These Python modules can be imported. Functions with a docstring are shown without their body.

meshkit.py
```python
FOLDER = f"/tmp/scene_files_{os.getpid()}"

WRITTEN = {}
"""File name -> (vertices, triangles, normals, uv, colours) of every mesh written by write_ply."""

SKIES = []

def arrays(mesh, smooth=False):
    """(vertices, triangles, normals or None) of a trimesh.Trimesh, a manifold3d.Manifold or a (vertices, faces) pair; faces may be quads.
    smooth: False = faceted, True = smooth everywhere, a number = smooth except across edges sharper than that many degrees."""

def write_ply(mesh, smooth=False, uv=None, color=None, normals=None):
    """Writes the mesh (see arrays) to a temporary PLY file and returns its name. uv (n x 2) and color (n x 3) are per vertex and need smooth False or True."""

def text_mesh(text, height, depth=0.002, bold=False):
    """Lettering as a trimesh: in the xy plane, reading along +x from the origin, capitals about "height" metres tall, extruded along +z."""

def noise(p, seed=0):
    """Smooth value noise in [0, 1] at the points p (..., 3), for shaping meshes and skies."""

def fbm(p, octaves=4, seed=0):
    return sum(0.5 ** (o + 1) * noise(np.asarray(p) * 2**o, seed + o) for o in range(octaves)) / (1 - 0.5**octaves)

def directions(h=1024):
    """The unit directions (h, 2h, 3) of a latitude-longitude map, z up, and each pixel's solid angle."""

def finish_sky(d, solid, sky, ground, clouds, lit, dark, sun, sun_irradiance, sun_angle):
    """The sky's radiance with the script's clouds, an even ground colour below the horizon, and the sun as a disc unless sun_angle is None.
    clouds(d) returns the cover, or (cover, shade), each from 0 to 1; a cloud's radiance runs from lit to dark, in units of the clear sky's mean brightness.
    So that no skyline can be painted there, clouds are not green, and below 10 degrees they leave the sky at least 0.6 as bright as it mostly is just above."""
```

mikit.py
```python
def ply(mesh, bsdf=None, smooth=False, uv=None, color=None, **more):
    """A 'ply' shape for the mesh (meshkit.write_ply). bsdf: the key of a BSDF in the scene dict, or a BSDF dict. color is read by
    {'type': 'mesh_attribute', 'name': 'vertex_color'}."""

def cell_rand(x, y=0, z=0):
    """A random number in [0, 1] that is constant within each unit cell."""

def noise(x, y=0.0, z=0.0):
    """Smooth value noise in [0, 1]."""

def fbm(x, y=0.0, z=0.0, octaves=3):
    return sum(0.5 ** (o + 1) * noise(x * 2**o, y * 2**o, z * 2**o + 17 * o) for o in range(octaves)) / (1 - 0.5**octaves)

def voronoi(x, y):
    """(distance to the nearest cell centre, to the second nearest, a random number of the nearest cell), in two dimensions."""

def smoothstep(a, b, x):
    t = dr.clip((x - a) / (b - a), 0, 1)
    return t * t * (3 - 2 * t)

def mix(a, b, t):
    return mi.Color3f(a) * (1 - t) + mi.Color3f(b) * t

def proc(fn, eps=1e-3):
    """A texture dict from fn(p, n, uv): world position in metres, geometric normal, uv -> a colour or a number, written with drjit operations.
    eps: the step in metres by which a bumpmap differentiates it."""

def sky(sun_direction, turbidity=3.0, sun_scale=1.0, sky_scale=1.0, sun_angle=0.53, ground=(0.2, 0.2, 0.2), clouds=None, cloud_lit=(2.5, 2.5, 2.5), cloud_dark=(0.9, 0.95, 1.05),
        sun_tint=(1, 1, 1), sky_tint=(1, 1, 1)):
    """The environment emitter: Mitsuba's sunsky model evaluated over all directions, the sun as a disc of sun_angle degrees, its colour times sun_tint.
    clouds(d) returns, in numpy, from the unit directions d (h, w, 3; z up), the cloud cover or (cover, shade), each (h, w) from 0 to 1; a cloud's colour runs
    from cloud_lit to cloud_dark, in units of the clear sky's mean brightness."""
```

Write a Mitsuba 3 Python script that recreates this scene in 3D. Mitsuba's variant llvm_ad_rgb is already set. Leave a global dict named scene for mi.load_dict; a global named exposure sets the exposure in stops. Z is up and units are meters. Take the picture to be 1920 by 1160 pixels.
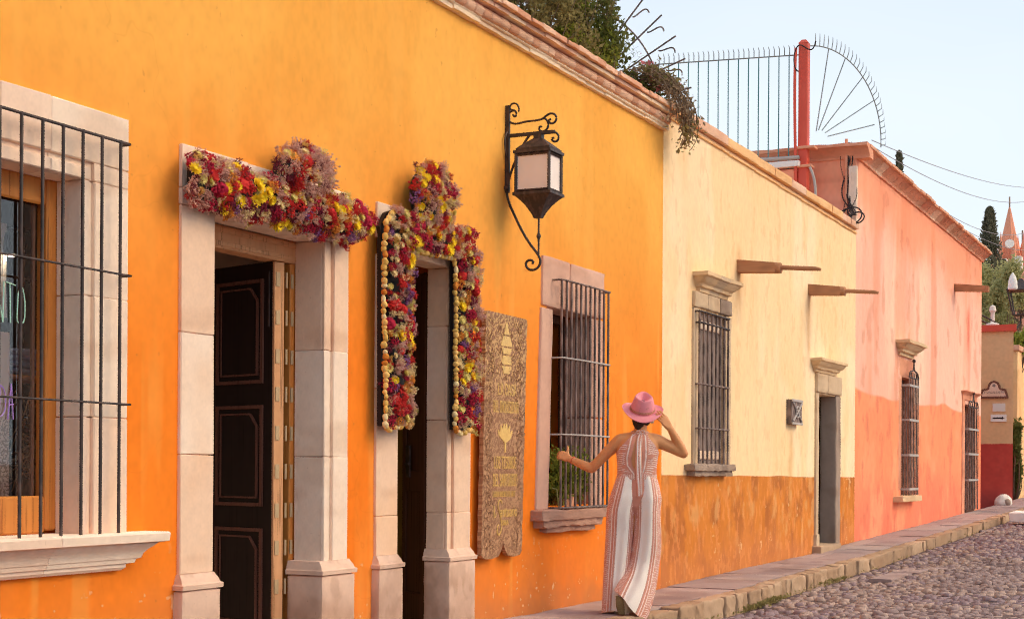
import math, random
import numpy as np, trimesh, drjit as dr, mitsuba as mi
import manifold3d as m3
import mikit, meshkit
from mikit import proc, noise, fbm, voronoi, cell_rand, smoothstep, mix
from shapely.geometry import Polygon, box as sbox
from shapely.ops import unary_union

T = mi.ScalarTransform4f
scene, labels = {}, {}
R = np.random.default_rng(7)
random.seed(7)

# ------------------------------------------------------------------ camera, sky, exposure
TH = math.radians(25.77)
EYE = np.array([0.0, -5.31, 1.18])                 # street side, seated height
FW = np.array([math.cos(TH), math.sin(TH), 0.0])
RT = np.array([math.sin(TH), -math.cos(TH), 0.0])
ROLL = 0.006
UPV = np.array([0, 0, 1.0]) * math.cos(ROLL) - RT * math.sin(ROLL)
scene['camera'] = {'type': 'perspective', 'fov': math.degrees(2 * math.atan(960 / 2900)), 'fov_axis': 'x',
                   'principal_point_offset_x': 0.0, 'principal_point_offset_y': -0.2552,
                   'near_clip': 0.1, 'far_clip': 3000.0,
                   'to_world': T().look_at(origin=EYE.tolist(), target=(EYE + FW).tolist(), up=UPV.tolist())}
exposure = 2.40


def haze_cover(d):
    """thin high haze, whiter towards the horizon"""
    n = meshkit.fbm(d * np.array([3.0, 3.0, 9.0]) + 4.0, 4, 3)
    return np.clip(0.90 + 0.40 * (n - 0.5) - 0.42 * np.clip(d[..., 2], 0, .45), 0, 1), 0.0 * d[..., 2]


scene['daylight'] = mikit.sky((0.27, -0.74, 0.60), turbidity=3, sun_scale=0.33, sky_scale=1.0, sun_angle=42,
                              clouds=haze_cover, cloud_lit=(2.02, 2.20, 2.34), cloud_dark=(0.9, 0.95, 1.05), sun_tint=(1.0, 0.86, 0.68),
                              ground=(0.30, 0.24, 0.22))

# ------------------------------------------------------------------ helpers
used = {}


def nk(key):
    """the key, or the key with the next three-digit number"""
    n = used.get(key)
    used[key] = 0 if n is None else n + 1
    return key if n is None else f'{key}_{n + 1:03d}'


def add(key, mesh, bsdf, smooth=False, label=None, category=None, group=None, kind=None, **kw):
    k = key if (key in labels and key not in scene and '__' not in key) else nk(key)
    scene[k] = mikit.ply(mesh, bsdf, smooth=smooth, **kw)
    tag(k, label, category, group, kind)
    return k


def tag(k, label=None, category=None, group=None, kind=None):
    d = {a: b for a, b in (('label', label), ('category', category), ('group', group), ('kind', kind)) if b}
    if d:
        labels[k] = {**labels.get(k, {}), **d}


def thing(name, label, category, group=None):
    k = nk(name)
    tag(k, label, category, group)
    return k


def copy(key, ref, to_world, bsdf=None):
    k = nk(key)
    scene[k] = {**ref, 'to_world': to_world}
    if bsdf:
        scene[k]['bsdf'] = {'type': 'ref', 'id': bsdf}
    return k


def cat(ms):
    return trimesh.util.concatenate([m for m in ms if m is not None])


def hullof(pts):
    return trimesh.convex.convex_hull(np.asarray(pts))


def blk(s0, s1, y0, y1, z0, z1, ch=0.006, jit=0.0):
    """chamfered block, edges eased, optionally a little irregular"""
    ch = min(ch, (s1 - s0) * .4, (y1 - y0) * .4, (z1 - z0) * .4)
    P = []
    for sx, x in ((1, s0), (-1, s1)):
        for sy, y in ((1, y0), (-1, y1)):
            for sz, z in ((1, z0), (-1, z1)):
                P += [(x + sx * ch, y + sy * ch, z), (x + sx * ch, y, z + sz * ch), (x, y + sy * ch, z + sz * ch)]
    P = np.array(P)
    if jit:
        P = P + R.normal(0, jit, P.shape)
    return hullof(P)


def stone(s0, s1, y0, y1, z0, z1, gap=0.0016, ch=0.005, jit=0.0012):
    return blk(s0 + gap, s1 - gap, y0, y1, z0 + gap, z1 - gap, ch, jit)


def rock(s0, s1, y0, y1, z0, z1, amp=0.012, n=4, seed=0, freq=9.0):
    """rough-hewn block: subdivided box pushed about by noise"""
    m = trimesh.creation.box((1, 1, 1))
    for _ in range(n):
        m = m.subdivide()
    v = m.vertices.copy()
    v = np.sign(v) * 0.5 * (1 - (1 - np.abs(v) * 2) ** 1.0)
    L = np.array([s1 - s0, y1 - y0, z1 - z0])
    c = np.array([(s0 + s1) / 2, (y0 + y1) / 2, (z0 + z1) / 2])
    w = v * L + c
    q = np.abs(v * 2)
    e = np.sort(q, 1)[:, 1] ** 6                      # near an edge
    w = c + (w - c) * (1 - e[:, None] * 0.07 * L.min() / L)
    o = np.array([seed * 3.1, seed * 1.7, seed * 2.3])
    d = np.stack([meshkit.fbm(w * freq + o + k * 11, 3) - 0.5 for k in range(3)], 1)
    m.vertices = w + d * 2 * amp
    return m


def prism(poly, y0, y1, ch=0.0):
    """polygon in (s, z) pushed from y0 (front) to y1"""
    polys = getattr(poly, 'geoms', [poly])
    out = []
    for p in polys:
        m = trimesh.creation.extrude_polygon(p, y1 - y0, engine='earcut')
        v = m.vertices
        m.vertices = np.stack([v[:, 0], y1 - v[:, 2], v[:, 1]], 1)
        out.append(m)
    return cat(out)


def loft(rings, caps=True):
    rings = np.asarray(rings, float)
    n, k, _ = rings.shape
    v = rings.reshape(-1, 3)
    i, j = np.meshgrid(np.arange(n - 1), np.arange(k), indexing='ij')
    a, b, c, d = i * k + j, i * k + (j + 1) % k, (i + 1) * k + (j + 1) % k, (i + 1) * k + j
    f = np.concatenate([np.stack([a, b, c], -1).reshape(-1, 3), np.stack([a, c, d], -1).reshape(-1, 3)])
    if caps:
        v = np.vstack([v, rings[0].mean(0), rings[-1].mean(0)])
        q = np.arange(k)
        f = np.vstack([f, np.stack([(q + 1) % k, q, q * 0 + n * k], 1), np.stack([(n - 1) * k + q, (n - 1) * k + (q + 1) % k, q * 0 + n * k + 1], 1)])
    m = trimesh.Trimesh(v, f, process=False)
    if caps and m.volume < 0:
        m.invert()
    return m


def rloft(levels):
    """stack of rectangles (s0, s1, y0, y1, z)"""
    return loft([[(a, c, z), (b, c, z), (b, d, z), (a, d, z)] for a, b, c, d, z in levels])


def tube(pts, rad, sides=6):
    p = np.asarray(pts, float)
    r = np.broadcast_to(np.asarray(rad, float), (len(p),))
    t = np.gradient(p, axis=0)
    t /= np.linalg.norm(t, axis=1, keepdims=True) + 1e-12
    ref = np.array([0, 0, 1.0]) if abs(t[:, 2]).mean() < 0.8 else np.array([1.0, 0.13, 0])
    a = np.cross(t, ref)
    a /= np.linalg.norm(a, axis=1, keepdims=True) + 1e-12
    b = np.cross(t, a)
    ang = np.arange(sides) * 2 * np.pi / sides
    rings = p[:, None] + r[:, None, None] * (np.cos(ang)[None, :, None] * a[:, None] + np.sin(ang)[None, :, None] * b[:, None])
    return loft(rings)


def bar(p0, p1, r, sides=8):
    return tube([p0, p1], r, sides)


def smoothpath(pts, n=40):
    from scipy.interpolate import CubicSpline
    p = np.asarray(pts, float)
    d = np.r_[0, np.cumsum(np.linalg.norm(np.diff(p, axis=0), axis=1))]
    return CubicSpline(d, p)(np.linspace(0, d[-1], n))


def ball(c, r, sub=2):
    m = trimesh.creation.icosphere(sub, 1.0)
    m.vertices = m.vertices * r + np.asarray(c)
    return m


def leafcloud(pts, size, rng, up=0.3, aspect=2.0, fold=0.25):
    """small folded leaves (4 triangles) at the points"""
    n = len(pts)
    d = rng.normal(0, 1, (n, 3)); d[:, 2] += up
    d /= np.linalg.norm(d, axis=1, keepdims=True)
    s = np.cross(d, rng.normal(0, 1, (n, 3)))
    s /= np.linalg.norm(s, axis=1, keepdims=True) + 1e-9
    nn = np.cross(d, s)
    L = size * rng.uniform(0.6, 1.4, (n, 1))
    Wd = L / aspect
    p = np.asarray(pts)
    v = np.stack([p, p + d * L * .45 + s * Wd * .5 + nn * L * fold * .4, p + d * L - nn * L * .12, p + d * L * .45 - s * Wd * .5 + nn * L * fold * .4, p + d * L * .5], 1)
    f = np.array([[0, 1, 4], [1, 2, 4], [2, 3, 4], [3, 0, 4]])
    F = (f[None] + (np.arange(n) * 5)[:, None, None]).reshape(-1, 3)
    return trimesh.Trimesh(v.reshape(-1, 3), F, process=False)


# ------------------------------------------------------------------ materials
def lum(v):
    return {'type': 'rgb', 'value': list(v)}


def mat(name, fn_or_col, rough=0.8, metallic=0.0, bump=None, bscale=1.0, spec=0.3, eps=1e-3, two=True, **kw):
    col = proc(fn_or_col) if callable(fn_or_col) else lum(fn_or_col)
    b = {'type': 'principled', 'base_color': col, 'roughness': rough, 'metallic': metallic, 'specular': spec, **kw}
    if bump:
        b = {'type': 'bumpmap', 'height': proc(bump, eps), 'scale': bscale, 'bsdf': b}
    scene[name] = {'type': 'twosided', 'bsdf': b} if two else b
    return name


def C(*v):
    return mi.Color3f(*v)


def f_orange(p, n, uv):
    x, y, z = p.x, p.y, p.z
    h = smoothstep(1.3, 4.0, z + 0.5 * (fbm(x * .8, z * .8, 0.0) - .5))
    c = mix((0.86, 0.225, 0.019), (0.89, 0.450, 0.092), h)  # sky light up the wall put into the colour: paler and yellower upward
    big = fbm(x * 1.1, z * 0.7, y)
    c = mix(c, c * C(0.93, 0.84, 0.72), smoothstep(.48, .68, big) * .7)
    fine = fbm(x * 22, z * 16, y * 20)
    c = c * (0.93 + 0.14 * fine)
    streak = fbm(x * 7.0, z * 0.6 + 3.1, 2.0)
    c = mix(c, C(0.90, 0.47, 0.11), smoothstep(.58, .80, streak) * .3)
    damp = smoothstep(0.75, 0.0, z + .7 * (fbm(x * 2.2, z * 2.5, 5.0) - .5))
    c = mix(c, C(0.66, 0.21, 0.055), damp * .55)
    sp = noise(x * 24 + 9, z * 13, 1.0) * noise(x * 61, z * 33, 4.0)
    c = mix(c, C(0.45, 0.18, 0.05), smoothstep(.76, .86, sp) * .35)
    chip = noise(x * 19, z * 15, 51.) * noise(x * 47, z * 41, 52.)
    c = mix(c, C(0.86, 0.52, 0.28), smoothstep(.62, .70, chip) * smoothstep(.9, .2, z) * .8)
    c = mix(c, C(0.40, 0.17, 0.08), smoothstep(.30, .0, z + .25 * (fbm(x * 6, z * 6, 55.) - .5)) * .45)
    hc = dr.abs(fbm(x * 1.7, z * 1.9, 31.0, 4) - .5)
    c = mix(c, c * C(.86, .80, .72), smoothstep(.006, .002, hc) * smoothstep(.52, .62, noise(x * .9, z * .9, 44.)) * .3)
    return c


def f_plaster_bump(p, n, uv):
    return 0.013 * fbm(p.x * 2.3, p.z * 2.3, p.y * 2.3) + 0.0034 * fbm(p.x * 9, p.z * 7, p.y * 9) + 0.0026 * fbm(p.x * 26, p.z * 19, p.y * 26) + 0.0006 * noise(p.x * 170, p.z * 170, p.y * 170)


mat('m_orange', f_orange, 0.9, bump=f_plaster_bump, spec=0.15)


def f_cream(p, n, uv):
    x, y, z = p.x, p.y, p.z
    line = 1.10 + .03 * (fbm(x * 1.4, 3.0) - .5) - .006 * (x - 17)
    up = smoothstep(line - .008, line + .008, z)
    c = mix((0.88, 0.62, 0.335), (0.89, 0.68, 0.415), fbm(x * .9, z * .9, 1.0))
    st = fbm(x * 5.0, z * .35, 7.0)
    c = mix(c, C(0.86, 0.56, 0.28), smoothstep(.58, .82, st) * .32)
    c = mix(c, C(0.94, 0.82, 0.62), smoothstep(.55, .75, fbm(x * 1.6, z * .8, 3.0)) * .35)
    c = mix(c, C(0.70, 0.42, 0.20), smoothstep(.63, .72, fbm(x * 9, z * 5, 12.0)) * .25)
    spout = dr.exp(-dr.square((x - 19.9 + .05 * (fbm(z * 3) - .5)) / .11)) * smoothstep(3.6, 3.3, z) * smoothstep(2.2, 3.2, z)
    spout2 = dr.exp(-dr.square((x - 16.88) / .12)) * smoothstep(3.8, 3.4, z) * smoothstep(2.7, 3.2, z)
    c = mix(c, C(0.55, 0.26, 0.09), dr.clip(spout + spout2, 0, 1) * (.35 + .5 * fbm(x * 14, z * 3, 2.0)))
    boxs = dr.exp(-dr.square((x - 19.08 + .12 * (fbm(z * 4, 2.0) - .5)) / .09)) * smoothstep(1.8, 1.55, z)
    c = mix(c, C(0.62, 0.36, 0.15), boxs * .5)
    d = mix((0.52, 0.165, 0.026), (0.68, 0.25, 0.048), fbm(x * 2.4, z * 2.0, 2.0, 5))
    d = mix(d, C(0.36, 0.115, 0.035), smoothstep(.46, .74, fbm(x * 3.6, z * 2.8, 8.0, 5)) * .7)
    d = mix(d, C(0.68, 0.36, 0.14), smoothstep(.54, .76, fbm(x * 5.5, z * 4.2, 21.0, 5)) * .6)
    d = mix(d, C(0.55, 0.20, 0.075), smoothstep(.55, .05, z + .5 * (fbm(x * 2.5, z * 3) - .5)) * .6)
    sp = noise(x * 34, z * 22, 1.0) * noise(x * 5, z * 3, 9.0)
    d = mix(d, C(0.78, 0.50, 0.26), smoothstep(.66, .76, sp) * .6)
    d = mix(d, C(0.74, 0.30, 0.10), smoothstep(.55, .7, fbm(x * 16, z * 9, 3.0)) * .4)
    c = mix(d, c, up)
    return c * (0.93 + .14 * fbm(x * 24, z * 17, y * 24))


mat('m_cream', f_cream, 0.9, bump=f_plaster_bump, spec=0.15)


def f_pink(p, n, uv):
    x, y, z = p.x, p.y, p.z
    line = 2.33 + .10 * (fbm(x * .8, 6.0) - .5) + .10 * dr.exp(-dr.square((x - 29.8) / .7)) - .05 * dr.exp(-dr.square((x - 27) / 1))
    up = smoothstep(line - .03, line + .03, z)
    lo = mix((0.84, 0.265, 0.135), (0.87, 0.33, 0.165), fbm(x * .7, z * .8, 1.0))
    lo = mix(lo, C(0.78, 0.17, 0.115), smoothstep(1.3, .2, z - .02 * (x - 20) + .4 * (fbm(x * 1.5, z * 1.5) - .5)) * .6)
    lo = mix(lo, C(0.90, 0.40, 0.22), smoothstep(.5, .75, fbm(x * 1.9, z * 1.6, 33.0, 5)) * .5)
    lo = mix(lo, C(0.68, 0.17, 0.10), smoothstep(.58, .76, fbm(x * 4.0, z * 2.6, 41.0, 5)) * .45)
    hi = mix((0.86, 0.44, 0.32), (0.88, 0.54, 0.42), fbm(x * .8, z * .35, 4.0))
    hi = mix(hi, C(0.90, 0.62, 0.46), smoothstep(.52, .76, fbm(x * 1.1, z * .3, 9.0)) * .75)
    hi = mix(hi, C(0.80, 0.26, 0.15), smoothstep(.54, .76, fbm(x * 1.3, z * .25, 19.0)) * .5)
    hi = mix(hi, C(0.85, 0.26, 0.115), smoothstep(4.4, 5.3, z + .8 * (fbm(x * .9, z) - .5)) * .6)
    hi = mix(hi, C(0.70, 0.12, 0.07), dr.exp(-dr.square((x - 32.2) / .16)) * smoothstep(4.6, 4.2, z) * smoothstep(3.3, 3.9, z) * .7)
    c = mix(lo, hi, up)
    c = mix(c, C(0.52, 0.15, 0.09), smoothstep(.64, .75, fbm(x * 3, z * 2.4, 14.0)) * .3)
    return c * (0.92 + .16 * fbm(x * 16, z * 12, y * 16))


mat('m_pink', f_pink, 0.9, bump=f_plaster_bump, spec=0.15)


def f_tan(p, n, uv):
    x, y, z = p.x, p.y, p.z
    up = smoothstep(1.765, 1.785, z + .01 * (noise(y * 9) - .5))
    a = mix((0.70, 0.45, 0.235), (0.78, 0.53, 0.30), fbm(y * 1.6, z * 1.6, x))
    b = mix((0.46, 0.06, 0.048), (0.58, 0.10, 0.075), fbm(y * 5, z * 5, x))
    b = mix(b, C(0.28, 0.08, 0.08), smoothstep(.9, .4, z) * .6)
    return mix(b, a, up) * (.92 + .16 * fbm(y * 20, z * 20, x))


mat('m_tan', f_tan, 0.9, bump=f_plaster_bump, spec=0.15)


def mk_stone(name, a, b, st, fr=1.0, rough=.85):
    def f(p, n, uv):
        x, y, z = p.x * fr, p.y * fr, p.z * fr
        c = mix(a, b, fbm(x * 3.1, z * 2.1, y * 3))
        c = mix(c, C(*st), smoothstep(.52, .74, fbm(x * 2.0, z * 1.2, y * 2 + 5)) * .6)
        sp = noise(x * 95, z * 95, y * 95)
        c = c * (0.90 + .16 * fbm(x * 26, z * 26, y * 26) + .05 * sp)
        pit = noise(x * 66, z * 66, y * 66 + 3.0)
        c = mix(c, c * C(.80, .72, .66), smoothstep(.55, .74, fbm(x * 1.3, z * 4.5, y * 2 + 9)) * .55)
        if name == 'm_stone_base':
            c = mix(c, c * C(.62, .55, .52), smoothstep(.55, .05, p.z + .4 * (fbm(p.x * 5, p.z * 4, p.y * 5) - .5)) * .75)
            c = mix(c, c * C(.72, .66, .62), smoothstep(.5, .68, fbm(p.x * 9, p.z * 7, p.y * 9 + 4)) * .5)
        return mix(c, c * C(.55, .48, .45), smoothstep(.93, .98, pit) * .4)

    def h(p, n, uv):
        return .0030 * fbm(p.x * 14, p.z * 10, p.y * 14) + .0010 * noise(p.x * 120, p.z * 120, p.y * 120)
    mat(name, f, rough, bump=h, spec=.15)


mk_stone('m_stone', (0.80, 0.59, 0.46), (0.84, 0.66, 0.53), (0.80, 0.52, 0.33))
mk_stone('m_stone_pale', (0.83, 0.67, 0.55), (0.85, 0.71, 0.58), (0.80, 0.56, 0.39))
mk_stone('m_stone_tan', (0.78, 0.56, 0.42), (0.82, 0.60, 0.44), (0.78, 0.48, 0.28))
mk_stone('m_stone_base', (0.68, 0.48, 0.375), (0.76, 0.55, 0.43), (0.48, 0.335, 0.27))
mk_stone('m_stone_pink', (0.60, 0.36, 0.275), (0.68, 0.44, 0.34), (0.50, 0.29, 0.22))
mk_stone('m_stone_rough', (0.36, 0.215, 0.165), (0.46, 0.28, 0.215), (0.27, 0.17, 0.14))
mk_stone('m_stone_grey', (0.52, 0.39, 0.26), (0.62, 0.47, 0.32), (0.30, 0.22, 0.17))
mk_stone('m_stone_dark', (0.30, 0.23, 0.19), (0.42, 0.32, 0.25), (0.18, 0.14, 0.125))
mk_stone('m_sandstone', (0.62, 0.44, 0.26), (0.72, 0.52, 0.32), (0.44, 0.28, 0.16))
mk_stone('m_slab', (0.27, 0.20, 0.195), (0.35, 0.265, 0.25), (0.21, 0.155, 0.16))
mk_stone('m_slab_pale', (0.33, 0.255, 0.24), (0.40, 0.31, 0.285), (0.25, 0.19, 0.19))
mk_stone('m_kerb', (0.32, 0.21, 0.135), (0.40, 0.27, 0.175), (0.21, 0.145, 0.105))
mk_stone('m_kerb_pale', (0.40, 0.275, 0.18), (0.46, 0.325, 0.22), (0.26, 0.185, 0.13))
mk_stone('m_cobble', (0.285, 0.21, 0.205), (0.36, 0.27, 0.255), (0.22, 0.16, 0.165))
mk_stone('m_cobble_warm', (0.37, 0.27, 0.235), (0.45, 0.335, 0.285), (0.285, 0.205, 0.19))
mk_stone('m_cobble_violet', (0.25, 0.18, 0.195), (0.315, 0.235, 0.245), (0.195, 0.14, 0.16))
mk_stone('m_dirt', (0.10, 0.070, 0.070), (0.14, 0.10, 0.095), (0.075, 0.05, 0.055))
mk_stone('m_earth', (0.36, 0.27, 0.21), (0.44, 0.33, 0.26), (0.28, 0.21, 0.17))
mk_stone('m_terracotta', (0.60, 0.30, 0.185), (0.70, 0.40, 0.27), (0.48, 0.235, 0.15))
mk_stone('m_terracotta_pale', (0.74, 0.46, 0.32), (0.80, 0.56, 0.41), (0.64, 0.36, 0.235))
mk_stone('m_limewash', (0.82, 0.64, 0.45), (0.86, 0.73, 0.55), (0.74, 0.48, 0.29))
mk_stone('m_creamtrim', (0.80, 0.47, 0.22), (0.84, 0.54, 0.28), (0.70, 0.36, 0.16))
mk_stone('m_pinktrim', (0.66, 0.27, 0.165), (0.76, 0.38, 0.245), (0.50, 0.185, 0.12))
mk_stone('m_church', (0.66, 0.27, 0.17), (0.74, 0.36, 0.24), (0.76, 0.46, 0.34), fr=.1)


def mk_wood(name, a, b, rough=.55, sc=1.0, spec=.35):
    def f(p, n, uv):
        x, y, z = p.x * sc, p.y * sc, p.z * sc
        g = fbm(x * 38 + 1.5 * fbm(x * 5, z * 1.2, y * 5), z * 1.6, y * 38)
        c = mix(a, b, g)
        return mix(c, c * C(.45, .4, .38), smoothstep(.62, .72, fbm(x * 70, z * 2.2, y * 70)) * .7)

    def h(p, n, uv):
        return .0012 * fbm(p.x * 60, p.z * 3, p.y * 60)
    mat(name, f, rough, bump=h, spec=spec)


mk_wood('m_wood_amber', (0.52, 0.17, 0.03), (0.66, 0.27, 0.06))
mk_wood('m_wood_light', (0.62, 0.31, 0.145), (0.76, 0.42, 0.21), .7)
mk_wood('m_wood_dark', (0.016, 0.008, 0.007), (0.030, 0.014, 0.011), .45)
mk_wood('m_wood_trim', (0.15, 0.06, 0.042), (0.22, 0.095, 0.065), .35)
mk_wood('m_wood_brown', (0.07, 0.026, 0.014), (0.11, 0.04, 0.022), .5)
mk_wood('m_wood_grey', (0.22, 0.17, 0.15), (0.31, 0.24, 0.215), .8)
mat('m_wood_spout', lambda p, n, uv: mix((0.34, 0.15, 0.08), (0.54, 0.28, 0.155), fbm(p.x * 30, p.z * 30, p.y * 2.2, 4)) * (.8 + .35 * noise(p.x * 12, p.z * 12, p.y * 9)), .85, bump=lambda p, n, uv: .003 * fbm(p.x * 40, p.z * 40, p.y * 5), spec=.1)


def f_iron(p, n, uv):
    r = fbm(p.x * 40, p.y * 40, p.z * 14)
    return mix((0.030, 0.021, 0.021), (0.085, 0.050, 0.042), smoothstep(.40, .75, r))


mat('m_iron', f_iron, .55, metallic=.0, spec=.5)
mat('m_iron_wear', lambda p, n, uv: mix((0.085, 0.060, 0.054), (0.26, 0.18, 0.155), smoothstep(.3, .7, fbm(p.x * 30, p.y * 30, p.z * 9))), .6, spec=.4)
mat('m_iron_pale', (0.42, 0.38, 0.36), .5)
mat('m_frosted', lambda p, n, uv: mix((0.80, 0.70, 0.66), (0.86, 0.77, 0.72), fbm(p.y * 9, p.z * 9, p.x * 9)), .45, spec=.4)
mat('m_brass', (0.54, 0.40, 0.23), .5, metallic=.2)
mat('m_redpaint', lambda p, n, uv: mix((0.62, 0.075, 0.045), (0.70, 0.12, 0.075), fbm(p.x * 9, p.y * 9, p.z * 3)), .5)
mat('m_teal', lambda p, n, uv: mix((0.07, 0.20, 0.22), (0.13, 0.30, 0.31), fbm(p.x * 9, p.y * 9, p.z * 3)), .6)
mat('m_greyteal', lambda p, n, uv: mix((0.17, 0.21, 0.21), (0.30, 0.33, 0.32), fbm(p.x * 9, p.y * 9, p.z * 9)), .6)
mat('m_black', (0.012, 0.010, 0.011), .6)
mat('m_cable', (0.03, 0.024, 0.026), .7)
mat('m_cablefar', (0.30, 0.30, 0.33), .8)
mat('m_white', (0.80, 0.78, 0.74), .6)
mat('m_whitestone', (0.74, 0.70, 0.64), .8)
mat('m_mint', (0.50, 0.86, 0.72), .4)
mat('m_lilac', (0.42, 0.25, 0.72), .4)
mat('m_gold', lambda p, n, uv: mix((0.62, 0.38, 0.10), (0.74, 0.51, 0.16), fbm(p.x * 60, p.z * 60)), .4, spec=.5)
mat('m_roomwall', (0.52, 0.43, 0.36), .9)
mat('m_roomolive', (0.34, 0.26, 0.09), .9)
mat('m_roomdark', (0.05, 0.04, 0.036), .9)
mat('m_speckle', lambda p, n, uv: mix((0.72, 0.56, 0.42), (0.40, 0.26, 0.17), smoothstep(.45, .6, noise(p.x * 150, p.z * 150)) * smoothstep(1.45, 1.40, p.z)), .8)
mat('m_reflection_blue', (0.30, 0.36, 0.55), .7)
mat('m_twig', (0.36, 0.22, 0.11), .8)
scene['m_glass'] = {'type': 'thindielectric', 'int_ior': 1.5}
scene['m_bulb'] = {'type': 'diffuse', 'reflectance': lum((.9, .85, .7))}


def f_board(p, n, uv):
    x, z = p.x, p.z
    w = fbm(x * 26, z * 22, 2.0)
    v = noise(x * 85 + 5 * w, z * 85 + 5 * w, 3.0)
    c = mix((0.32, 0.155, 0.08), (0.50, 0.28, 0.155), smoothstep(.25, .75, v))
    return mix(c, C(0.66, 0.42, 0.17), smoothstep(1.4, 2.1, z) * smoothstep(.4, .65, v) * .6)


def f_board_h(p, n, uv):
    x, z = p.x, p.z
    w = fbm(x * 26, z * 22, 2.0)
    v = noise(x * 85 + 5 * w, z * 85 + 5 * w, 3.0)
    return .008 * smoothstep(.3, .65, v)


mat('m_board', f_board, .6, bump=f_board_h)


def mk_leaf(name, a, b, tr=.25):
    col = proc(lambda p, n, uv: mix(a, b, noise(p.x * 7, p.y * 7, p.z * 7) * .6 + .4 * noise(p.x * 41, p.y * 41, p.z * 41)))
    scene[name] = {'type': 'principledthin', 'base_color': col, 'roughness': .5, 'diff_trans': 2 * tr, 'spec_trans': 0.0}


mk_leaf('m_leaf', (0.075, 0.095, 0.026), (0.22, 0.235, 0.075))
mk_leaf('m_leaf_olive', (0.17, 0.145, 0.055), (0.38, 0.32, 0.135))
mk_leaf('m_leaf_bright', (0.15, 0.20, 0.025), (0.42, 0.44, 0.09))
mk_leaf('m_leaf_dry', (0.22, 0.155, 0.095), (0.44, 0.33, 0.22))
mk_leaf('m_leaf_pale', (0.34, 0.35, 0.15), (0.52, 0.51, 0.26), .42)  # paled so the leaf colour carries the haze over the far trees
mk_leaf('m_cypress', (0.09, 0.10, 0.07), (0.25, 0.235, 0.155))
mk_leaf('m_bougain', (0.60, 0.16, 0.18), (0.70, 0.30, 0.28))
mat('m_bark', (0.16, 0.11, 0.075), .9)

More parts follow.
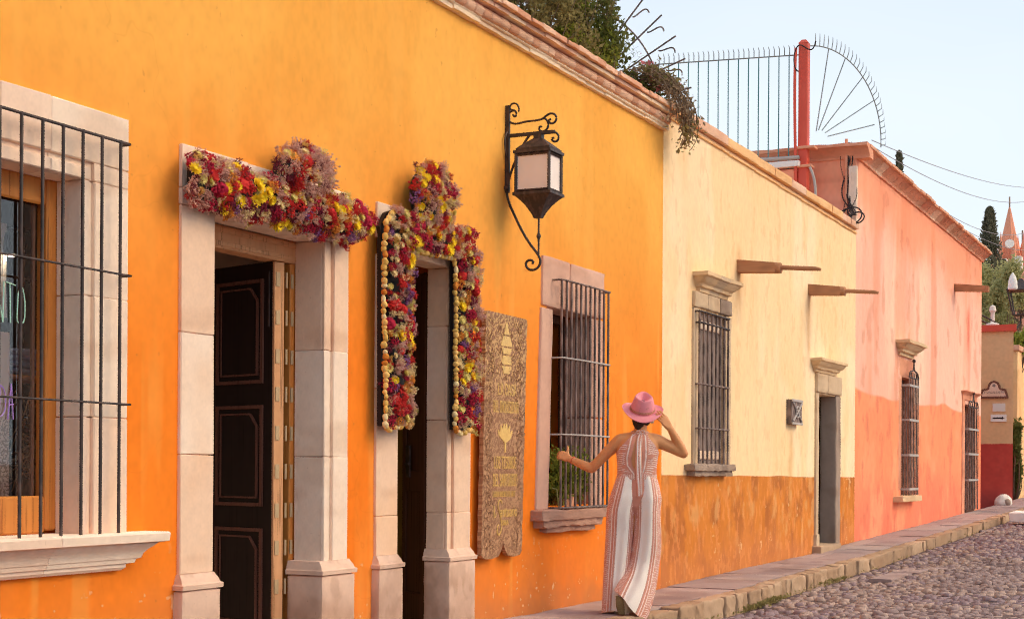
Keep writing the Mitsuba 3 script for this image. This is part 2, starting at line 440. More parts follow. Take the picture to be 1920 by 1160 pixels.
FLOWER = {'red': ((0.42, 0.014, 0.018), (0.62, 0.045, 0.035)), 'crimson': ((0.27, 0.010, 0.03), (0.50, 0.025, 0.065)), 'yellow': ((0.78, 0.52, 0.015), (0.84, 0.66, 0.04)),
          'purple': ((0.16, 0.05, 0.17), (0.30, 0.13, 0.29)), 'cream': ((0.68, 0.52, 0.25), (0.80, 0.66, 0.36)), 'rose': ((0.50, 0.25, 0.20), (0.72, 0.47, 0.38)),
          'orange': ((0.54, 0.16, 0.025), (0.66, 0.28, 0.05)), 'plum': ((0.13, 0.014, 0.03), (0.24, 0.03, 0.06)), 'straw': ((0.62, 0.52, 0.15), (0.74, 0.64, 0.24)),
          'husk': ((0.70, 0.40, 0.10), (0.82, 0.56, 0.20)), 'gold': ((0.62, 0.36, 0.07), (0.72, 0.50, 0.16))}
for k, (a, b) in FLOWER.items():
    mat('m_fl_' + k, (lambda a, b: lambda p, n, uv: mix(a, b, noise(p.x * 60, p.y * 60, p.z * 60)))(a, b), .75, spec=.1, sheen=.3)


# ------------------------------------------------------------------ ground, street, pavement
def zp(s):
    """height of the pavement along the street, which climbs away from the camera"""
    return float(np.interp(s, [-30, 14, 17, 20, 22.5, 26, 33.5, 37, 60, 400], [0, 0, .045, .07, .13, .205, .355, .43, .95, 1.2]))


def kh(s):
    return float(np.interp(s, [0, 14, 22, 33, 60], [.165, .155, .13, .10, .06]))


def grid(xs, ys, zf):
    v = np.array([[x, y, zf(x, y)] for x in xs for y in ys])
    n, k = len(xs), len(ys)
    f = []
    for i in range(n - 1):
        for j in range(k - 1):
            a = i * k + j
            f += [[a, a + k, a + k + 1], [a, a + k + 1, a + 1]]
    return trimesh.Trimesh(v, np.array(f), process=False)


add('ground', grid([-900, -30, 60, 900], [-900, -60, 60, 900], lambda x, y: -1.2), 'm_earth', kind='structure', label='earth spreading under the whole town', category='ground')
KY = -0.90
xs = np.r_[np.linspace(-25, 10, 15), np.linspace(10.2, 70, 200)]
ysr = np.r_[-40, -20, np.linspace(-9, KY + .05, 60)]
add('street', grid(xs, ysr, lambda x, y: zp(x) - kh(x) - .035 + .02 * (meshkit.noise(np.array([x * .9, y * .9, 0.])) - .5)), 'm_dirt', smooth=True, kind='structure',
    label='violet grey cobbled street climbing past the houses', category='street')


def cobble_mesh(seed):
    r = np.random.default_rng(seed)
    k = 8
    a = np.arange(k) * 2 * np.pi / k + r.uniform(-.25, .25, k)
    rad = r.uniform(.80, 1.08, k)
    ring = np.stack([np.cos(a) * rad, np.sin(a) * rad], 1)
    h = r.uniform(.26, .36)
    tilt = r.normal(0, .06, 2)
    R0 = np.c_[ring * 1.0, np.full(k, -.3)]
    R1 = np.c_[ring * .97, np.full(k, .02) + r.normal(0, .03, k)]
    R2 = np.c_[ring * .70, h + ring @ tilt + r.normal(0, .05, k)]
    R3 = np.c_[ring * .30, h * 1.08 + ring @ tilt * .3 + r.normal(0, .035, k)]
    return loft([R0, R1, R2, R3])


cob = [mikit.ply(cobble_mesh(40 + i), None, smooth=45) for i in range(6)]
cobraw = [cobble_mesh(40 + i) for i in range(6)]
spots = []
yy = KY - .10
row = 0
while yy > -6.6:
    xx = 10.5 + (row % 2) * .07
    while xx < 46:
        q = np.array([xx, yy, 0]) + np.array([R.uniform(-.035, .035), R.uniform(-.035, .035), 0])
        v = q - EYE
        zc = v @ FW
        if zc > 5 and abs(v @ RT) / zc < .345 and (zp(xx) - .2 - 1.18) / zc > -.105:
            spots.append((zc, q[0], q[1]))
        xx += .110 + .0016 * max(0, zc - 14)
    yy -= .098
    row += 1
spots.sort()
rest = {0: [], 1: [], 2: []}
cm = ['m_cobble', 'm_cobble_warm', 'm_cobble_violet']
for i, (zc, x, y) in enumerate(spots):
    a = R.uniform(0, 360)
    sc = R.uniform(.040, .074)
    asp = R.uniform(.75, 1.0)
    g = int(np.clip(meshkit.noise(np.array([x * .8, y * .8, 2.])) * 3.6 - .3 + R.normal(0, .6), 0, 2))
    z = zp(x) - kh(x) - .036 + R.normal(0, .009) + .02 * (meshkit.noise(np.array([x * .9, y * .9, 0.])) - .5)
    k = R.integers(6)
    M = T().translate([x, y, z]).rotate([0, 0, 1], a).scale([sc, sc * asp, sc * R.uniform(.55, 1.2)])
    if i < 300:
        copy('street__cobblestone', cob[k], M, cm[g])
    else:
        m = cobraw[k]
        rest[g].append(np.c_[m.vertices, np.ones(len(m.vertices))] @ np.array(M.matrix).T[:, :3])
        rest[g][-1] = (rest[g][-1], m.faces)
for g in rest:
    if rest[g]:
        add('street__cobblestones', cat([trimesh.Trimesh(v, f, process=False) for v, f in rest[g]]), cm[g], smooth=50, kind='stuff')
# flat flags let into the cobbles
for x0, x1, y0, y1 in ((19.2, 20.1, -1.55, -1.25), (20.12, 21.0, -1.86, -1.52), (17.9, 19.1, -1.52, -1.26)):
    add('street__flagstone', rock(x0, x1, y0, y1, zp(19.5) - kh(19.5) - .06, zp(19.5) - kh(19.5) - .004, .008, 3, int(x0 * 7)), 'm_slab', smooth=40)
# moss and weeds in the gutter
gp = np.array([[x, KY - .02 - abs(R.normal(0, .03)), zp(x) - kh(x) + R.uniform(-.01, .015)] for x in np.r_[R.uniform(12.6, 17.5, 110), R.normal(14.9, .35, 520), R.normal(17.6, .3, 120), R.uniform(17.5, 30, 60)]])
add('gutter_moss', leafcloud(gp, .035, R), 'm_leaf_olive', kind='stuff', label='thin moss and weeds along the foot of the kerb', category='moss')

# pavement: bed, slabs, kerbstones
xs = np.r_[np.linspace(-25, 10, 8), np.linspace(10.5, 45, 70)]
add('pavement', grid(xs, [KY + .06, .02], lambda x, y: zp(x) - .02), 'm_dirt', kind='structure', label='narrow raised pavement of worn violet slabs below the houses', category='pavement')
x = 7.6
i = 0
while x < 41:
    L = R.uniform(.55, 1.1)
    cut = R.uniform(.36, .62) if R.random() < .6 else None
    z0 = zp(x + L / 2)
    for a, b in (((KY + .185, KY + .185 + cut), (KY + .19 + cut, -.012)) if cut else ((KY + .185, -.012),)):
        sub = rock(x + .006, x + L - .006, a, b, z0 - .09, z0 + R.normal(0, .003), .007, 3 if x < 24 else 2, i, 5.0)
        sl = (zp(x + L) - zp(x)) / L
        sub.vertices[:, 2] += (sub.vertices[:, 0] - x - L / 2) * sl
        add('pavement__slab', sub, 'm_slab_pale' if R.random() < .3 else 'm_slab', smooth=45)
        i += 1
    x += L
x = 8.0
while x < 41:
    L = R.choice([.16, .2, .24, .3, .42, .6]) * (1.0 if x < 22 else 1.5)
    z0, h = zp(x + L / 2), kh(x)
    top = z0 + R.normal(0, .006)
    sub = rock(x + .004, x + L - .004, KY + R.normal(0, .014), KY + .18, z0 - h - .08, top, .016, 4 if x < 22 else 2, i, 11.0)
    sub.vertices[:, 2] += (sub.vertices[:, 0] - x - L / 2) * (zp(x + L) - zp(x)) / L
    add('pavement__kerbstone', sub, 'm_kerb_pale' if R.random() < .4 else 'm_kerb', smooth=45)
    i += 1
    x += L


# ------------------------------------------------------------------ building helpers
def wall_poly(s0, s1, z0, ztop0, ztop1, holes):
    p = Polygon([(s0, z0), (s1, z0), (s1, ztop1), (s0, ztop0)])
    for h in holes:
        p = p.difference(sbox(*h))
    return p


def room(s0, s1, y0, y1, z0, z1):
    """inward-facing walls, floor and ceiling, open at the front"""
    b = trimesh.creation.box((s1 - s0, y1 - y0, z1 - z0))
    b.apply_translation([(s0 + s1) / 2, (y0 + y1) / 2, (z0 + z1) / 2])
    keep = b.face_normals[:, 1] > -.5
    b.update_faces(keep)
    b.invert()
    return b


def chip(base, mats):
    return mats[int(R.integers(len(mats)))]


ST = ['m_stone', 'm_stone_pale', 'm_stone_tan']

# ------------------------------------------------------------------ the orange house
OH = thing('orange_house', 'long orange plastered house with stone door surrounds at the left of the street', 'house')
holes = [(4.66, .815, 6.26, 2.78), (7.0, -1, 8.46, 2.76), (9.06, -1, 10.22, 2.78), (11.64, .86, 12.74, 2.72)]
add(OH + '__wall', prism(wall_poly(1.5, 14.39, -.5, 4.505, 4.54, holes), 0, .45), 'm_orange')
add(OH + '__roof', blk(1.5, 14.35, .4, 9, 4.05, 4.3), 'm_terracotta')
add(OH + '__back_wall', cat([blk(1.5, 14.3, 8.9, 9, -.5, 4.1), blk(1.5, 1.6, .45, 9, -.5, 4.1)]), 'm_roomwall')
# interiors behind the openings
add(OH + '__room', room(4.2, 6.66, .45, 2.6, .5, 3.2), 'm_roomdark')
add(OH + '__room', room(6.7, 8.9, .45, 2.2, -.02, 3.6), 'm_roomwall')
add(OH + '__room', room(9.0, 10.9, .45, 1.9, -.02, 3.4), 'm_roomolive')
add(OH + '__room', room(11.2, 13.2, .45, 2.0, .3, 3.2), 'm_roomdark')

# cornice: lime course, rounded brick course, upper courses
CO = OH + '__cornice'


def ctop(s):
    return 4.505 + .003 * (s - 9.7)


x = 4.6
while x < 14.40:
    L = min(R.uniform(.38, .62), 14.42 - x)
    if L < .05:
        break
    add(CO + '__lime_course', rock(x, x + L, -.045 + R.normal(0, .004), .1, ctop(x) - .012, ctop(x) + .035, .008, 3, int(x * 9), 14.), 'm_limewash', smooth=40)
    x += L
x = 4.6
k = 0
while x < 14.35:
    L = R.uniform(.125, .165)
    ang = np.linspace(0, np.pi, 9)
    zc, hz = ctop(x) + .075, .040
    prof = [(-.065 - .030 * math.sin(a), zc - hz * math.cos(a)) for a in ang]
    prof = [(.1, zc - hz)] + prof + [(.1, zc + hz)]
    r0 = [(x + .012, y, z) for y, z in prof]
    m = loft([[(x + .002, y * .9 + .006, zc + (z - zc) * .9) for y, z in prof], r0, [(x + L - .012, y + R.normal(0, .003), z) for y, z in prof], [(x + L - .002, y * .9 + .006, zc + (z - zc) * .9) for y, z in prof]])
    m.vertices += (meshkit.noise(m.vertices * 30)[:, None] - .5) * .008
    add(CO + '__round_brick', m, 'm_terracotta_pale' if (k % 3) else 'm_terracotta', smooth=40)
    x += L
    k += 1
add(CO + '__mortar', blk(4.6, 14.38, -.062, .1, ctop(11) + .02, ctop(11) + .135), 'm_limewash')
x = 4.6
while x < 14.40:
    L = min(R.uniform(.24, .34), 14.43 - x)
    if L < .05:
        break
    add(CO + '__flat_brick', rock(x + .003, x + L - .003, -.135 + R.normal(0, .006), .2, ctop(x) + .118, ctop(x) + .152, .006, 3, int(x * 13), 16.), 'm_terracotta_pale' if R.random() < .6 else 'm_limewash', smooth=40)
    x += L
x = 4.6
while x < 14.40:
    L = min(R.uniform(.2, .30), 14.41 - x)
    if L < .05:
        break
    add(CO + '__coping_brick', rock(x + .002, x + L - .002, -.175 + R.normal(0, .009), .3, ctop(x) + .154, ctop(x) + .20 + R.normal(0, .006), .008, 3, int(x * 17), 14.), chip(0, ['m_terracotta', 'm_terracotta_pale', 'm_terracotta_pale']), smooth=40)
    x += L

# left window: surround, sill, grille, timber frame
WS = OH + '__window_surround'
zs = [.83, 1.42, 2.03, 2.605]
for a, b in zip(zs, zs[1:]):
    m = cat([stone(6.02, 6.364, .003, .157, a, b), stone(6.103, 6.364, -.021, .005, a, b, gap=.0009), stone(6.022, 6.066, -.018, .005, a, b, gap=.0009)])
    add(WS + '__stone', m, chip(0, ST), smooth=30)
for a, b in ((4.55, 5.45), (5.45, 5.79), (5.79, 6.364)):
    m = cat([stone(a, b, .003, .30, 2.605, 2.97), stone(a, b, -.021, .005, 2.70, 2.97, gap=.0008), stone(a, min(b, 6.07), -.018, .005, 2.607, 2.672, gap=.0008)] + ([stone(6.10, 6.364, -.021, .005, 2.606, 2.70, gap=.0009)] if b > 6 else []))
    add(WS + '__stone', m, chip(0, ST[:2]), smooth=30)
add(WS + '__stone', stone(4.4, 4.7, -.05, .3, .83, 2.605), 'm_stone')
SI = OH + '__window_sill'
m = rloft([(4.3, 6.30, -.035, .2, .64), (4.3, 6.32, -.05, .2, .655), (4.3, 6.32, -.05, .2, .672), (4.3, 6.37, -.065, .2, .676), (4.3, 6.38, -.068, .2, .695), (4.3, 6.41, -.075, .2, .70),
           (4.3, 6.425, -.080, .2, .725), (4.3, 6.445, -.095, .2, .745), (4.3, 6.47, -.118, .2, .765), (4.3, 6.485, -.128, .2, .778), (4.3, 6.505, -.145, .2, .782), (4.3, 6.53, -.165, .2, .786), (4.3, 6.535, -.168, .2, .826), (4.3, 6.53, -.160, .2, .834)])
parts = []
for a, b in ((4.3, 5.72), (5.723, 6.6)):
    q = m.copy()
    q.vertices[:, 0] = np.clip(q.vertices[:, 0], a, b) if a < 5 else np.where(q.vertices[:, 0] < 5, a, q.vertices[:, 0])
    add(SI + '__stone', q, 'm_stone' if a < 5 else 'm_stone_pale', smooth=35)
GR = OH + '__window_grille'
for s in np.arange(4.68, 6.24, .140):
    add(GR + '__bar', bar((s, -.085, .835), (s, -.085, 2.83), .0085), 'm_iron', smooth=True)
for z, y in ((2.822, -.085), (2.148, -.097), (1.49, -.097)):
    add(GR + '__crossbar', tube([(4.5, y, z), (5.4, y, z + .002), (6.22, y, z), (6.29, y, z), (6.292, -.03, z)], .006 if z < 2.5 else .008), 'm_iron', smooth=True)
WN = OH + '__shop_window'
add(WN + '__frame', cat([blk(6.012, 6.10, .205, .235, .85, 2.61, .010), blk(6.03, 6.10, .235, .30, .85, 2.61, .010)]), 'm_wood_amber', smooth=30)
add(WN + '__frame', blk(4.5, 6.011, .21, .235, 2.475, 2.612, .010), 'm_wood_amber', smooth=30)
add(WN + '__frame', blk(4.5, 6.011, .21, .235, .836, 1.025, .010), 'm_wood_amber', smooth=30)
add(WN + '__mullion', blk(5.966, 5.984, .258, .275, 1.02, 2.48, .003), 'm_wood_brown')
pane = grid([4.6, 5.99], [1.0, 2.5], lambda a, b: 0)
pane.vertices = np.stack([pane.vertices[:, 0], np.full(4, .25), pane.vertices[:, 1]], 1)
add(WN + '__pane', pane, 'm_glass')
LW = WN + '__lettering'
yl = .243


def stroke(pts, r=.0032):
    return tube(smoothpath([(a, yl, b) for a, b in pts], 24) if len(pts) > 2 else [(a, yl, b) for a, b in pts], r, 5)


mint = [stroke([(5.705, 1.87), (5.708, 2.06)]), stroke([(5.708, 2.06), (5.748, 1.87)]), stroke([(5.748, 1.87), (5.754, 2.07)]),
        stroke([(5.766, 2.068), (5.832, 2.058)]), stroke([(5.795, 2.063), (5.800, 1.872)]),
        stroke([(5.872, 2.06), (5.850, 2.01), (5.846, 1.94), (5.856, 1.875), (5.878, 1.875), (5.896, 1.93), (5.892, 2.01), (5.874, 2.06)])]
add(LW, cat(mint), 'm_mint', label='pale mint hand lettering NTO on the glass')
lil = [stroke([(5.728, 1.41), (5.733, 1.565)]), stroke([(5.733, 1.565), (5.760, 1.54), (5.770, 1.49), (5.758, 1.43), (5.728, 1.41)]),
       stroke([(5.784, 1.40), (5.808, 1.575)]), stroke([(5.808, 1.575), (5.822, 1.40)]), stroke([(5.790, 1.47), (5.824, 1.475)])]
add(LW, cat(lil), 'm_lilac', label='violet hand lettering DA on the glass')

# shop display behind the glass
k = thing('display_panel', 'pale speckled display panel standing behind the barred shop window', 'panel')
add(k + '__board', blk(5.5, 6.065, .50, .53, .98, 1.86, .004), 'm_speckle')
add(k + '__foot', blk(5.6, 6.0, .46, .62, .85, .98, .004), 'm_wood_brown')
k = thing('garment_rail', 'dark garment rail with hooks high inside the shop window', 'rail')
add(k + '__rail', bar((5.0, .75, 2.45), (6.65, .75, 2.45), .012), 'm_iron')
add(k + '__rail', bar((5.0, .8, 2.15), (6.65, .8, 2.2), .016), 'm_iron')
add(k + '__post', bar((6.40, .78, .6), (6.44, .78, 2.45), .02), 'm_wood_brown')
for s in (6.36, 6.41):
    add(k + '__hook', tube(smoothpath([(s, .75, 2.45), (s, .75, 2.38), (s + .02, .75, 2.35), (s + .035, .75, 2.38)], 12), .006), 'm_iron')
k = thing('shop_spotlight', 'small lit spotlight inside the shop window above the lettering', 'spotlight')
add(k + '__housing', loft([[(6.165 + r * math.cos(a), .60 + r * math.sin(a), z) for a in np.linspace(0, 2 * np.pi, 14)[:-1]] for r, z in ((.02, 2.40), (.035, 2.37), (.04, 2.28))]), 'm_black', smooth=30)
add(k + '__arm', bar((6.165, .6, 2.39), (6.165, .75, 2.45), .008), 'm_black')
d_ = trimesh.creation.icosphere(1, .02)
d_.vertices = d_.vertices * [1, 1, .4] + [6.165, .59, 2.275]
scene[nk(k + '__lamp')] = mikit.ply(d_, 'm_bulb', smooth=True, emitter={'type': 'area', 'radiance': lum((14, 11, 7))})
k = thing('white_garment', 'white striped garment hanging at the top left inside the shop window', 'garment')
add(k, loft([[(6.04 + .12 * t, .62 + .012 * math.sin(t * 40 + q), z) for t in np.linspace(0, 1, 14)] + [(6.04 + .12 * t, .64 + .012 * math.sin(t * 40 + q), z) for t in np.linspace(1, 0, 14)] for z, q in ((2.44, 0), (2.1, .6), (1.95, 1.2))]), 'm_white', smooth=30)
k = thing('wicker_basket', 'openwork wicker basket of dry twigs low inside the shop window', 'basket')
for j in range(60):
    a = R.uniform(0, 6.28)
    c = np.array([6.37, .72, 1.0])
    p0 = c + [.16 * math.cos(a), .14 * math.sin(a), R.uniform(0, .3)]
    p1 = c + [.17 * math.cos(a + .9), .15 * math.sin(a + .9), R.uniform(0.1, .62)]
    pm = (p0 + p1) / 2 + R.normal(0, .03, 3)
    add(k + '__twig', tube(smoothpath([p0, pm, p1], 6), .0045, 4), 'm_twig')
k = thing('folded_cloth', 'blue grey stack added for a reflection in the shop glass', 'cloth')
add(k + '__stack', cat([blk(6.12, 6.5, .62, .85, 1.66 + .035 * j, 1.69 + .035 * j, .012, .004) for j in range(4)]), 'm_reflection_blue', smooth=40)  # stack added in place of a blue reflection seen in the glass
add(k + '__shelf', blk(6.1, 6.6, .6, .95, 1.63, 1.655), 'm_wood_light')

# first doorway
DS = OH + '__door_surround'


def jamb_right(a, b, s0, s1, y1=.27):
    return cat([stone(s0, s1, .003, y1, a, b), stone(s0 + .105, s1, -.021, .005, a, b, gap=.0009), stone(s0 + .002, s0 + .066, -.018, .005, a, b, gap=.0009)])


def plinth(s0, s1, y1, z0=-.25, z1=.50):
    """dressed base block with a moulded cap"""
    return cat([rock(s0, s1, -.065, y1, z0, z1, .004, 4, int(s0 * 10), 18.),
                rloft([(s0 - .003, s1 + .003, -.068, y1, z1), (s0 - .005, s1 + .005, -.071, y1, z1 + .026), (s0 + .006, s1 - .006, -.056, y1, z1 + .032), (s0 + .012, s1 - .012, -.048, y1, z1 + .053), (s0 + .020, s1 - .020, -.032, y1, z1 + .073), (s0 + .024, s1 - .024, -.026, y1, z1 + .085)])])


zs = [.58, 1.24, 1.91, 2.60]
for a, b in zip(zs, zs[1:]):
    add(DS + '__stone', stone(6.80, 7.10, -.021, .207, a, b), chip(0, ST), smooth=30)
for a, b in zip(zs, zs[1:]):
    add(DS + '__stone', jamb_right(a, b, 8.24, 8.522, .207), chip(0, ST), smooth=30)
for a, b in ((6.80, 7.42), (7.42, 7.98), (7.98, 8.522)):
    m = cat([stone(a, b, .003, .207, 2.60, 2.935), stone(a, b, -.021, .005, 2.695, 2.935, gap=.0009), stone(max(a, 7.09), min(b, 8.305), -.026, .005, 2.602, 2.675, gap=.0009)] + ([stone(6.80, 7.09, -.021, .005, 2.603, 2.695, gap=.001)] if a < 7 else []) + ([stone(8.345, 8.522, -.021, .005, 2.603, 2.695, gap=.001)] if b > 8.5 else []))
    add(DS + '__stone', m, chip(0, ['m_stone', 'm_stone_pale']), smooth=30)
add(DS + '__plinth', plinth(6.77, 7.127, .21), 'm_stone_base', smooth=30)
add(DS + '__plinth', plinth(8.16, 8.562, .21), 'm_stone_base', smooth=30)
add(DS + '__threshold', rock(7.1, 8.3, -.06, .45, -.1, .035, .006, 3, 3), 'm_stone_base', smooth=40)
DF = OH + '__door_frame'
add(DF + '__head_beam', cat([blk(7.03, 8.40, .208, .34, 2.462, 2.60, .008), blk(7.05, 8.36, .200, .212, 2.475, 2.505, .004), blk(7.05, 8.36, .200, .212, 2.555, 2.585, .004)]), 'm_wood_light', smooth=30)
add(DF + '__post', cat([blk(8.205, 8.40, .215, .30, 0.03, 2.46, .006)]), 'm_wood_amber', smooth=30)
nv, dv = np.array([.96, -.28, 0]), np.array([.28, .96, 0])


def leafspace(m, A):
    v = m.vertices
    m.vertices = np.asarray(A) + v[:, :1] * nv + v[:, 1:2] * dv + v[:, 2:] * np.array([0, 0, 1.0])
    return m


A = np.array([8.06, .25, 0])
DL = OH + '__door_leaf'
add(DL, leafspace(blk(0, .055, 0, .66, .04, 2.46, .005), A), 'm_wood_dark', smooth=30)
add(DL + '__edge_strip', leafspace(blk(-.004, .075, -.022, -.001, .04, 2.455, .003), A), 'm_wood_light', smooth=30)
for z0, z1 in ((1.70, 2.356), (.925, 1.563), (.14, .787)):
    for w, d0, mm in ((.0, -.012, 'm_wood_trim'), (.035, -.020, 'm_wood_dark')):
        pass
    a0, a1 = .085, .56
    outer = sbox(a0, z0, a1, z1)
    fieldp = Polygon([(a0 + .05, z0 + .05), (a1 - .05, z0 + .05), (a1 - .05, z1 - .05), (a0 + .12, z1 - .05), (a0 + .05, z1 - .13)])

    def pz(poly, b0, b1):
        m = trimesh.creation.extrude_polygon(poly, b1 - b0, engine='earcut')
        v = m.vertices
        m.vertices = np.stack([b0 + v[:, 2], v[:, 0], v[:, 1]], 1)
        return leafspace(m, A)
    add(DL + '__panel_moulding', cat([pz(outer.difference(outer.buffer(-.022)), -.014, .001), pz(fieldp.difference(fieldp.buffer(-.011)), -.016, .001)]), 'm_wood_trim')
    add(DL + '__panel', pz(fieldp.buffer(-.012), -.010, .001), 'm_wood_dark')
for py in (536, 605, 676, 745, 816, 886, 957, 1025, 1096):
    z = 1.18 - (py - 876) / 2900 * 9.95
    p0 = leafspace(cat([blk(.006, .038, -.028, -.021, z - .045, z + .045, .001)]), A)
    knuckle = bar((8.150, .208, z - .048), (8.150, .208, z + .048), .008)
    p1 = blk(8.207, 8.232, .208, .215, z - .045, z + .045, .001)
    add(DL + '__hinge', p0, 'm_brass')
    add(DL + '__hinge_knuckle', knuckle, 'm_brass')
    add(DL + '__hinge_plate', p1, 'm_brass')
add(DL + '__bolt', leafspace(blk(-.012, -.002, .02, .035, 2.05, 2.4, .002), A), 'm_iron')

# second doorway
D2 = OH + '__narrow_door_surround'
zs = [.58, 1.0, 1.72, 2.60]
for a, b in zip([.58, .85, 1.7, 2.60], [.85, 1.7, 2.60]):
    add(D2 + '__stone', stone(8.88, 9.167, -.021, .155, a, b), chip(0, ST), smooth=30)
for a, b in zip([.58, .85, 1.52, 2.20, 2.62], [.85, 1.52, 2.20, 2.62]):
    add(D2 + '__stone', jamb_right(a, b, 9.88, 10.25, .155), chip(0, ['m_stone', 'm_stone_tan', 'm_stone_base']), smooth=30)
for a, b in ((8.88, 9.33), (9.33, 9.66), (9.66, 10.265)):
    add(D2 + '__stone', cat([stone(a, b, .003, .155, 2.62, 2.945), stone(a, b, -.021, .005, 2.705, 2.945, gap=.0009), stone(max(a, 9.16), min(b, 9.945), -.025, .005, 2.622, 2.69, gap=.0009)]), chip(0, ST[:2]), smooth=30)
add(D2 + '__plinth', plinth(8.857, 9.184, .16), 'm_stone_base', smooth=30)
add(D2 + '__plinth', plinth(9.845, 10.265, .16), 'm_stone_base', smooth=30)
add(D2 + '__threshold', rock(9.1, 9.95, -.05, .45, -.1, .03, .006, 3, 5), 'm_stone_base', smooth=40)
L2 = OH + '__narrow_door_leaf'
n2, d2 = np.array([.803, -.596, 0]), np.array([.596, .803, 0])


def leaf2(m):
    v = m.vertices
    m.vertices = np.array([9.915, .185, 0]) + v[:, :1] * n2 + v[:, 1:2] * d2 + v[:, 2:] * np.array([0, 0, 1.0])
    return m


add(L2, leaf2(blk(.008, .05, 0, .40, .03, 2.60, .004)), 'm_wood_brown', smooth=30)
for q in ((0, .06, .03, 2.6), (.34, .40, .03, 2.6), (.061, .339, .03, .25), (.061, .339, 1.0, 1.15), (.061, .339, 2.4, 2.6)):
    add(L2 + '__stile', leaf2(blk(-.004, .009, *q, .003)), 'm_wood_brown', smooth=30)
add(L2 + '__lock', leaf2(cat([blk(-.02, -.003, .24, .31, 1.10, 1.34, .004), bar((-.035, .275, 1.2), (-.035, .20, 1.2), .012), bar((-.004, .275, 1.2), (-.035, .275, 1.2), .012)])), 'm_iron')

# small barred window
S2 = OH + '__small_window_surround'


def shear(m, s_top, z_top=2.93, z_bot=.83):
    m.vertices[:, 0] += (m.vertices[:, 2] - z_top) / (z_bot - z_top) * s_top
    return m


add(S2 + '__stone', shear(rock(11.518, 11.765, -.024, .24, .83, 2.50, .006, 4, 21, 8.), -.10), 'm_stone_pink', smooth=40)
for a, b in ((.83, 1.62), (1.62, 2.50)):
    add(S2 + '__stone', rock(12.56, 12.845, -.024, .24, a, b, .006, 4, int(a * 9), 8.), 'm_stone_pink', smooth=40)
add(S2 + '__stone', rock(11.518, 12.08, -.026, .24, 2.505, 2.93, .007, 4, 23, 8.), 'm_stone_pink', smooth=40)
add(S2 + '__stone', rock(12.09, 12.86, -.026, .24, 2.505, 2.925, .007, 4, 24, 8.), 'm_stone_pink', smooth=40)
add(OH + '__small_window_sill', cat([rock(11.345, 12.72, -.12, .2, .745, .835, .014, 5, 31, 12.), rock(11.40, 12.66, -.10, .2, .69, .76, .018, 5, 32, 12.), rock(11.52, 12.56, -.065, .2, .645, .70, .018, 5, 33, 12.)]), 'm_stone_rough', smooth=50)
G2 = OH + '__small_window_grille'
for s in np.linspace(11.71, 12.73, 11):
    add(G2 + '__bar', bar((s, -.105, .83), (s, -.105, 2.735), .0105), 'm_iron_wear', smooth=True)
for z in (2.735, 2.09, 1.455, .845):
    add(G2 + '__crossbar', tube([(11.70, .0, z), (11.70, -.10, z), (11.705, -.118, z), (12.2, -.12, z + .002), (12.735, -.118, z), (12.74, -.10, z), (12.74, 0, z)], .0085 if z > 1 else .011), 'm_iron_pale' if 1 < z < 2.5 else 'm_iron_wear', smooth=True)
add(OH + '__small_window_frame', cat([blk(11.70, 12.62, .24, .30, 2.44, 2.52), blk(11.68, 11.74, .24, .30, .83, 2.5), blk(12.55, 12.60, .24, .30, .83, 2.5)]), 'm_wood_brown')

# ------------------------------------------------------------------ the cream house
CH = thing('cream_house', 'cream plastered house with an ochre dado between the orange and the pink house', 'house')
holes = [(15.42, 1.22, 16.38, 2.84), (20.36, -1, 21.36, 2.19)]
add(CH + '__wall', prism(wall_poly(14.392, 22.5, -.5, 4.72, 4.66, holes), 0.0, .45), 'm_cream')
add(CH + '__roof', blk(14.4, 22.45, .4, 9, 4.2, 4.45), 'm_terracotta')
add(CH + '__room', room(20.2, 21.8, .45, 1.8, 0, 2.6), 'm_roomdark')
add(CH + '__room', room(15.3, 16.7, .45, 1.5, 1.0, 3.0), 'm_roomdark')
PA = CH + '__parapet'
x = 14.41
while x < 22.48:
    L = min(R.uniform(.42, .75), 22.49 - x)
    if L < .06:
        break
    zt = 4.72 - .0074 * (x - 14.4)
    add(PA + '__brick', rock(x + .003, x + L - .003, -.06 + R.normal(0, .003), .45, zt + .002, zt + .105 + R.normal(0, .005), .006, 3, int(x * 11), 10.), chip(0, ['m_creamtrim', 'm_creamtrim', 'm_terracotta_pale']), smooth=40)
    x += L
add(PA + '__lower_band', cat([rock(14.41 + i * 1.01, 15.41 + i * 1.01, -.022, .2, 4.66 - .0075 * i, 4.685 - .0075 * i, .005, 3, i, 10.) for i in range(8)]), 'm_creamtrim', smooth=40)
# window
CW = CH + '__window_surround'
add(CW + '__stone', rock(15.27, 15.46, -.03, .2, 1.22, 2.86, .008, 4, 41, 7.), 'm_stone_grey', smooth=45)
add(CW + '__stone', rock(16.34, 16.53, -.03, .2, 1.22, 2.86, .008, 4, 42, 7.), 'm_stone_grey', smooth=45)
for a, b in ((15.27, 15.70), (15.70, 16.12), (16.12, 16.53)):
    add(CW + '__stone', rock(a + .004, b - .004, -.04, .2, 2.86, 3.03, .008, 4, int(a * 9), 9.), 'm_stone_grey' if a < 16 else 'm_stone_dark', smooth=45)


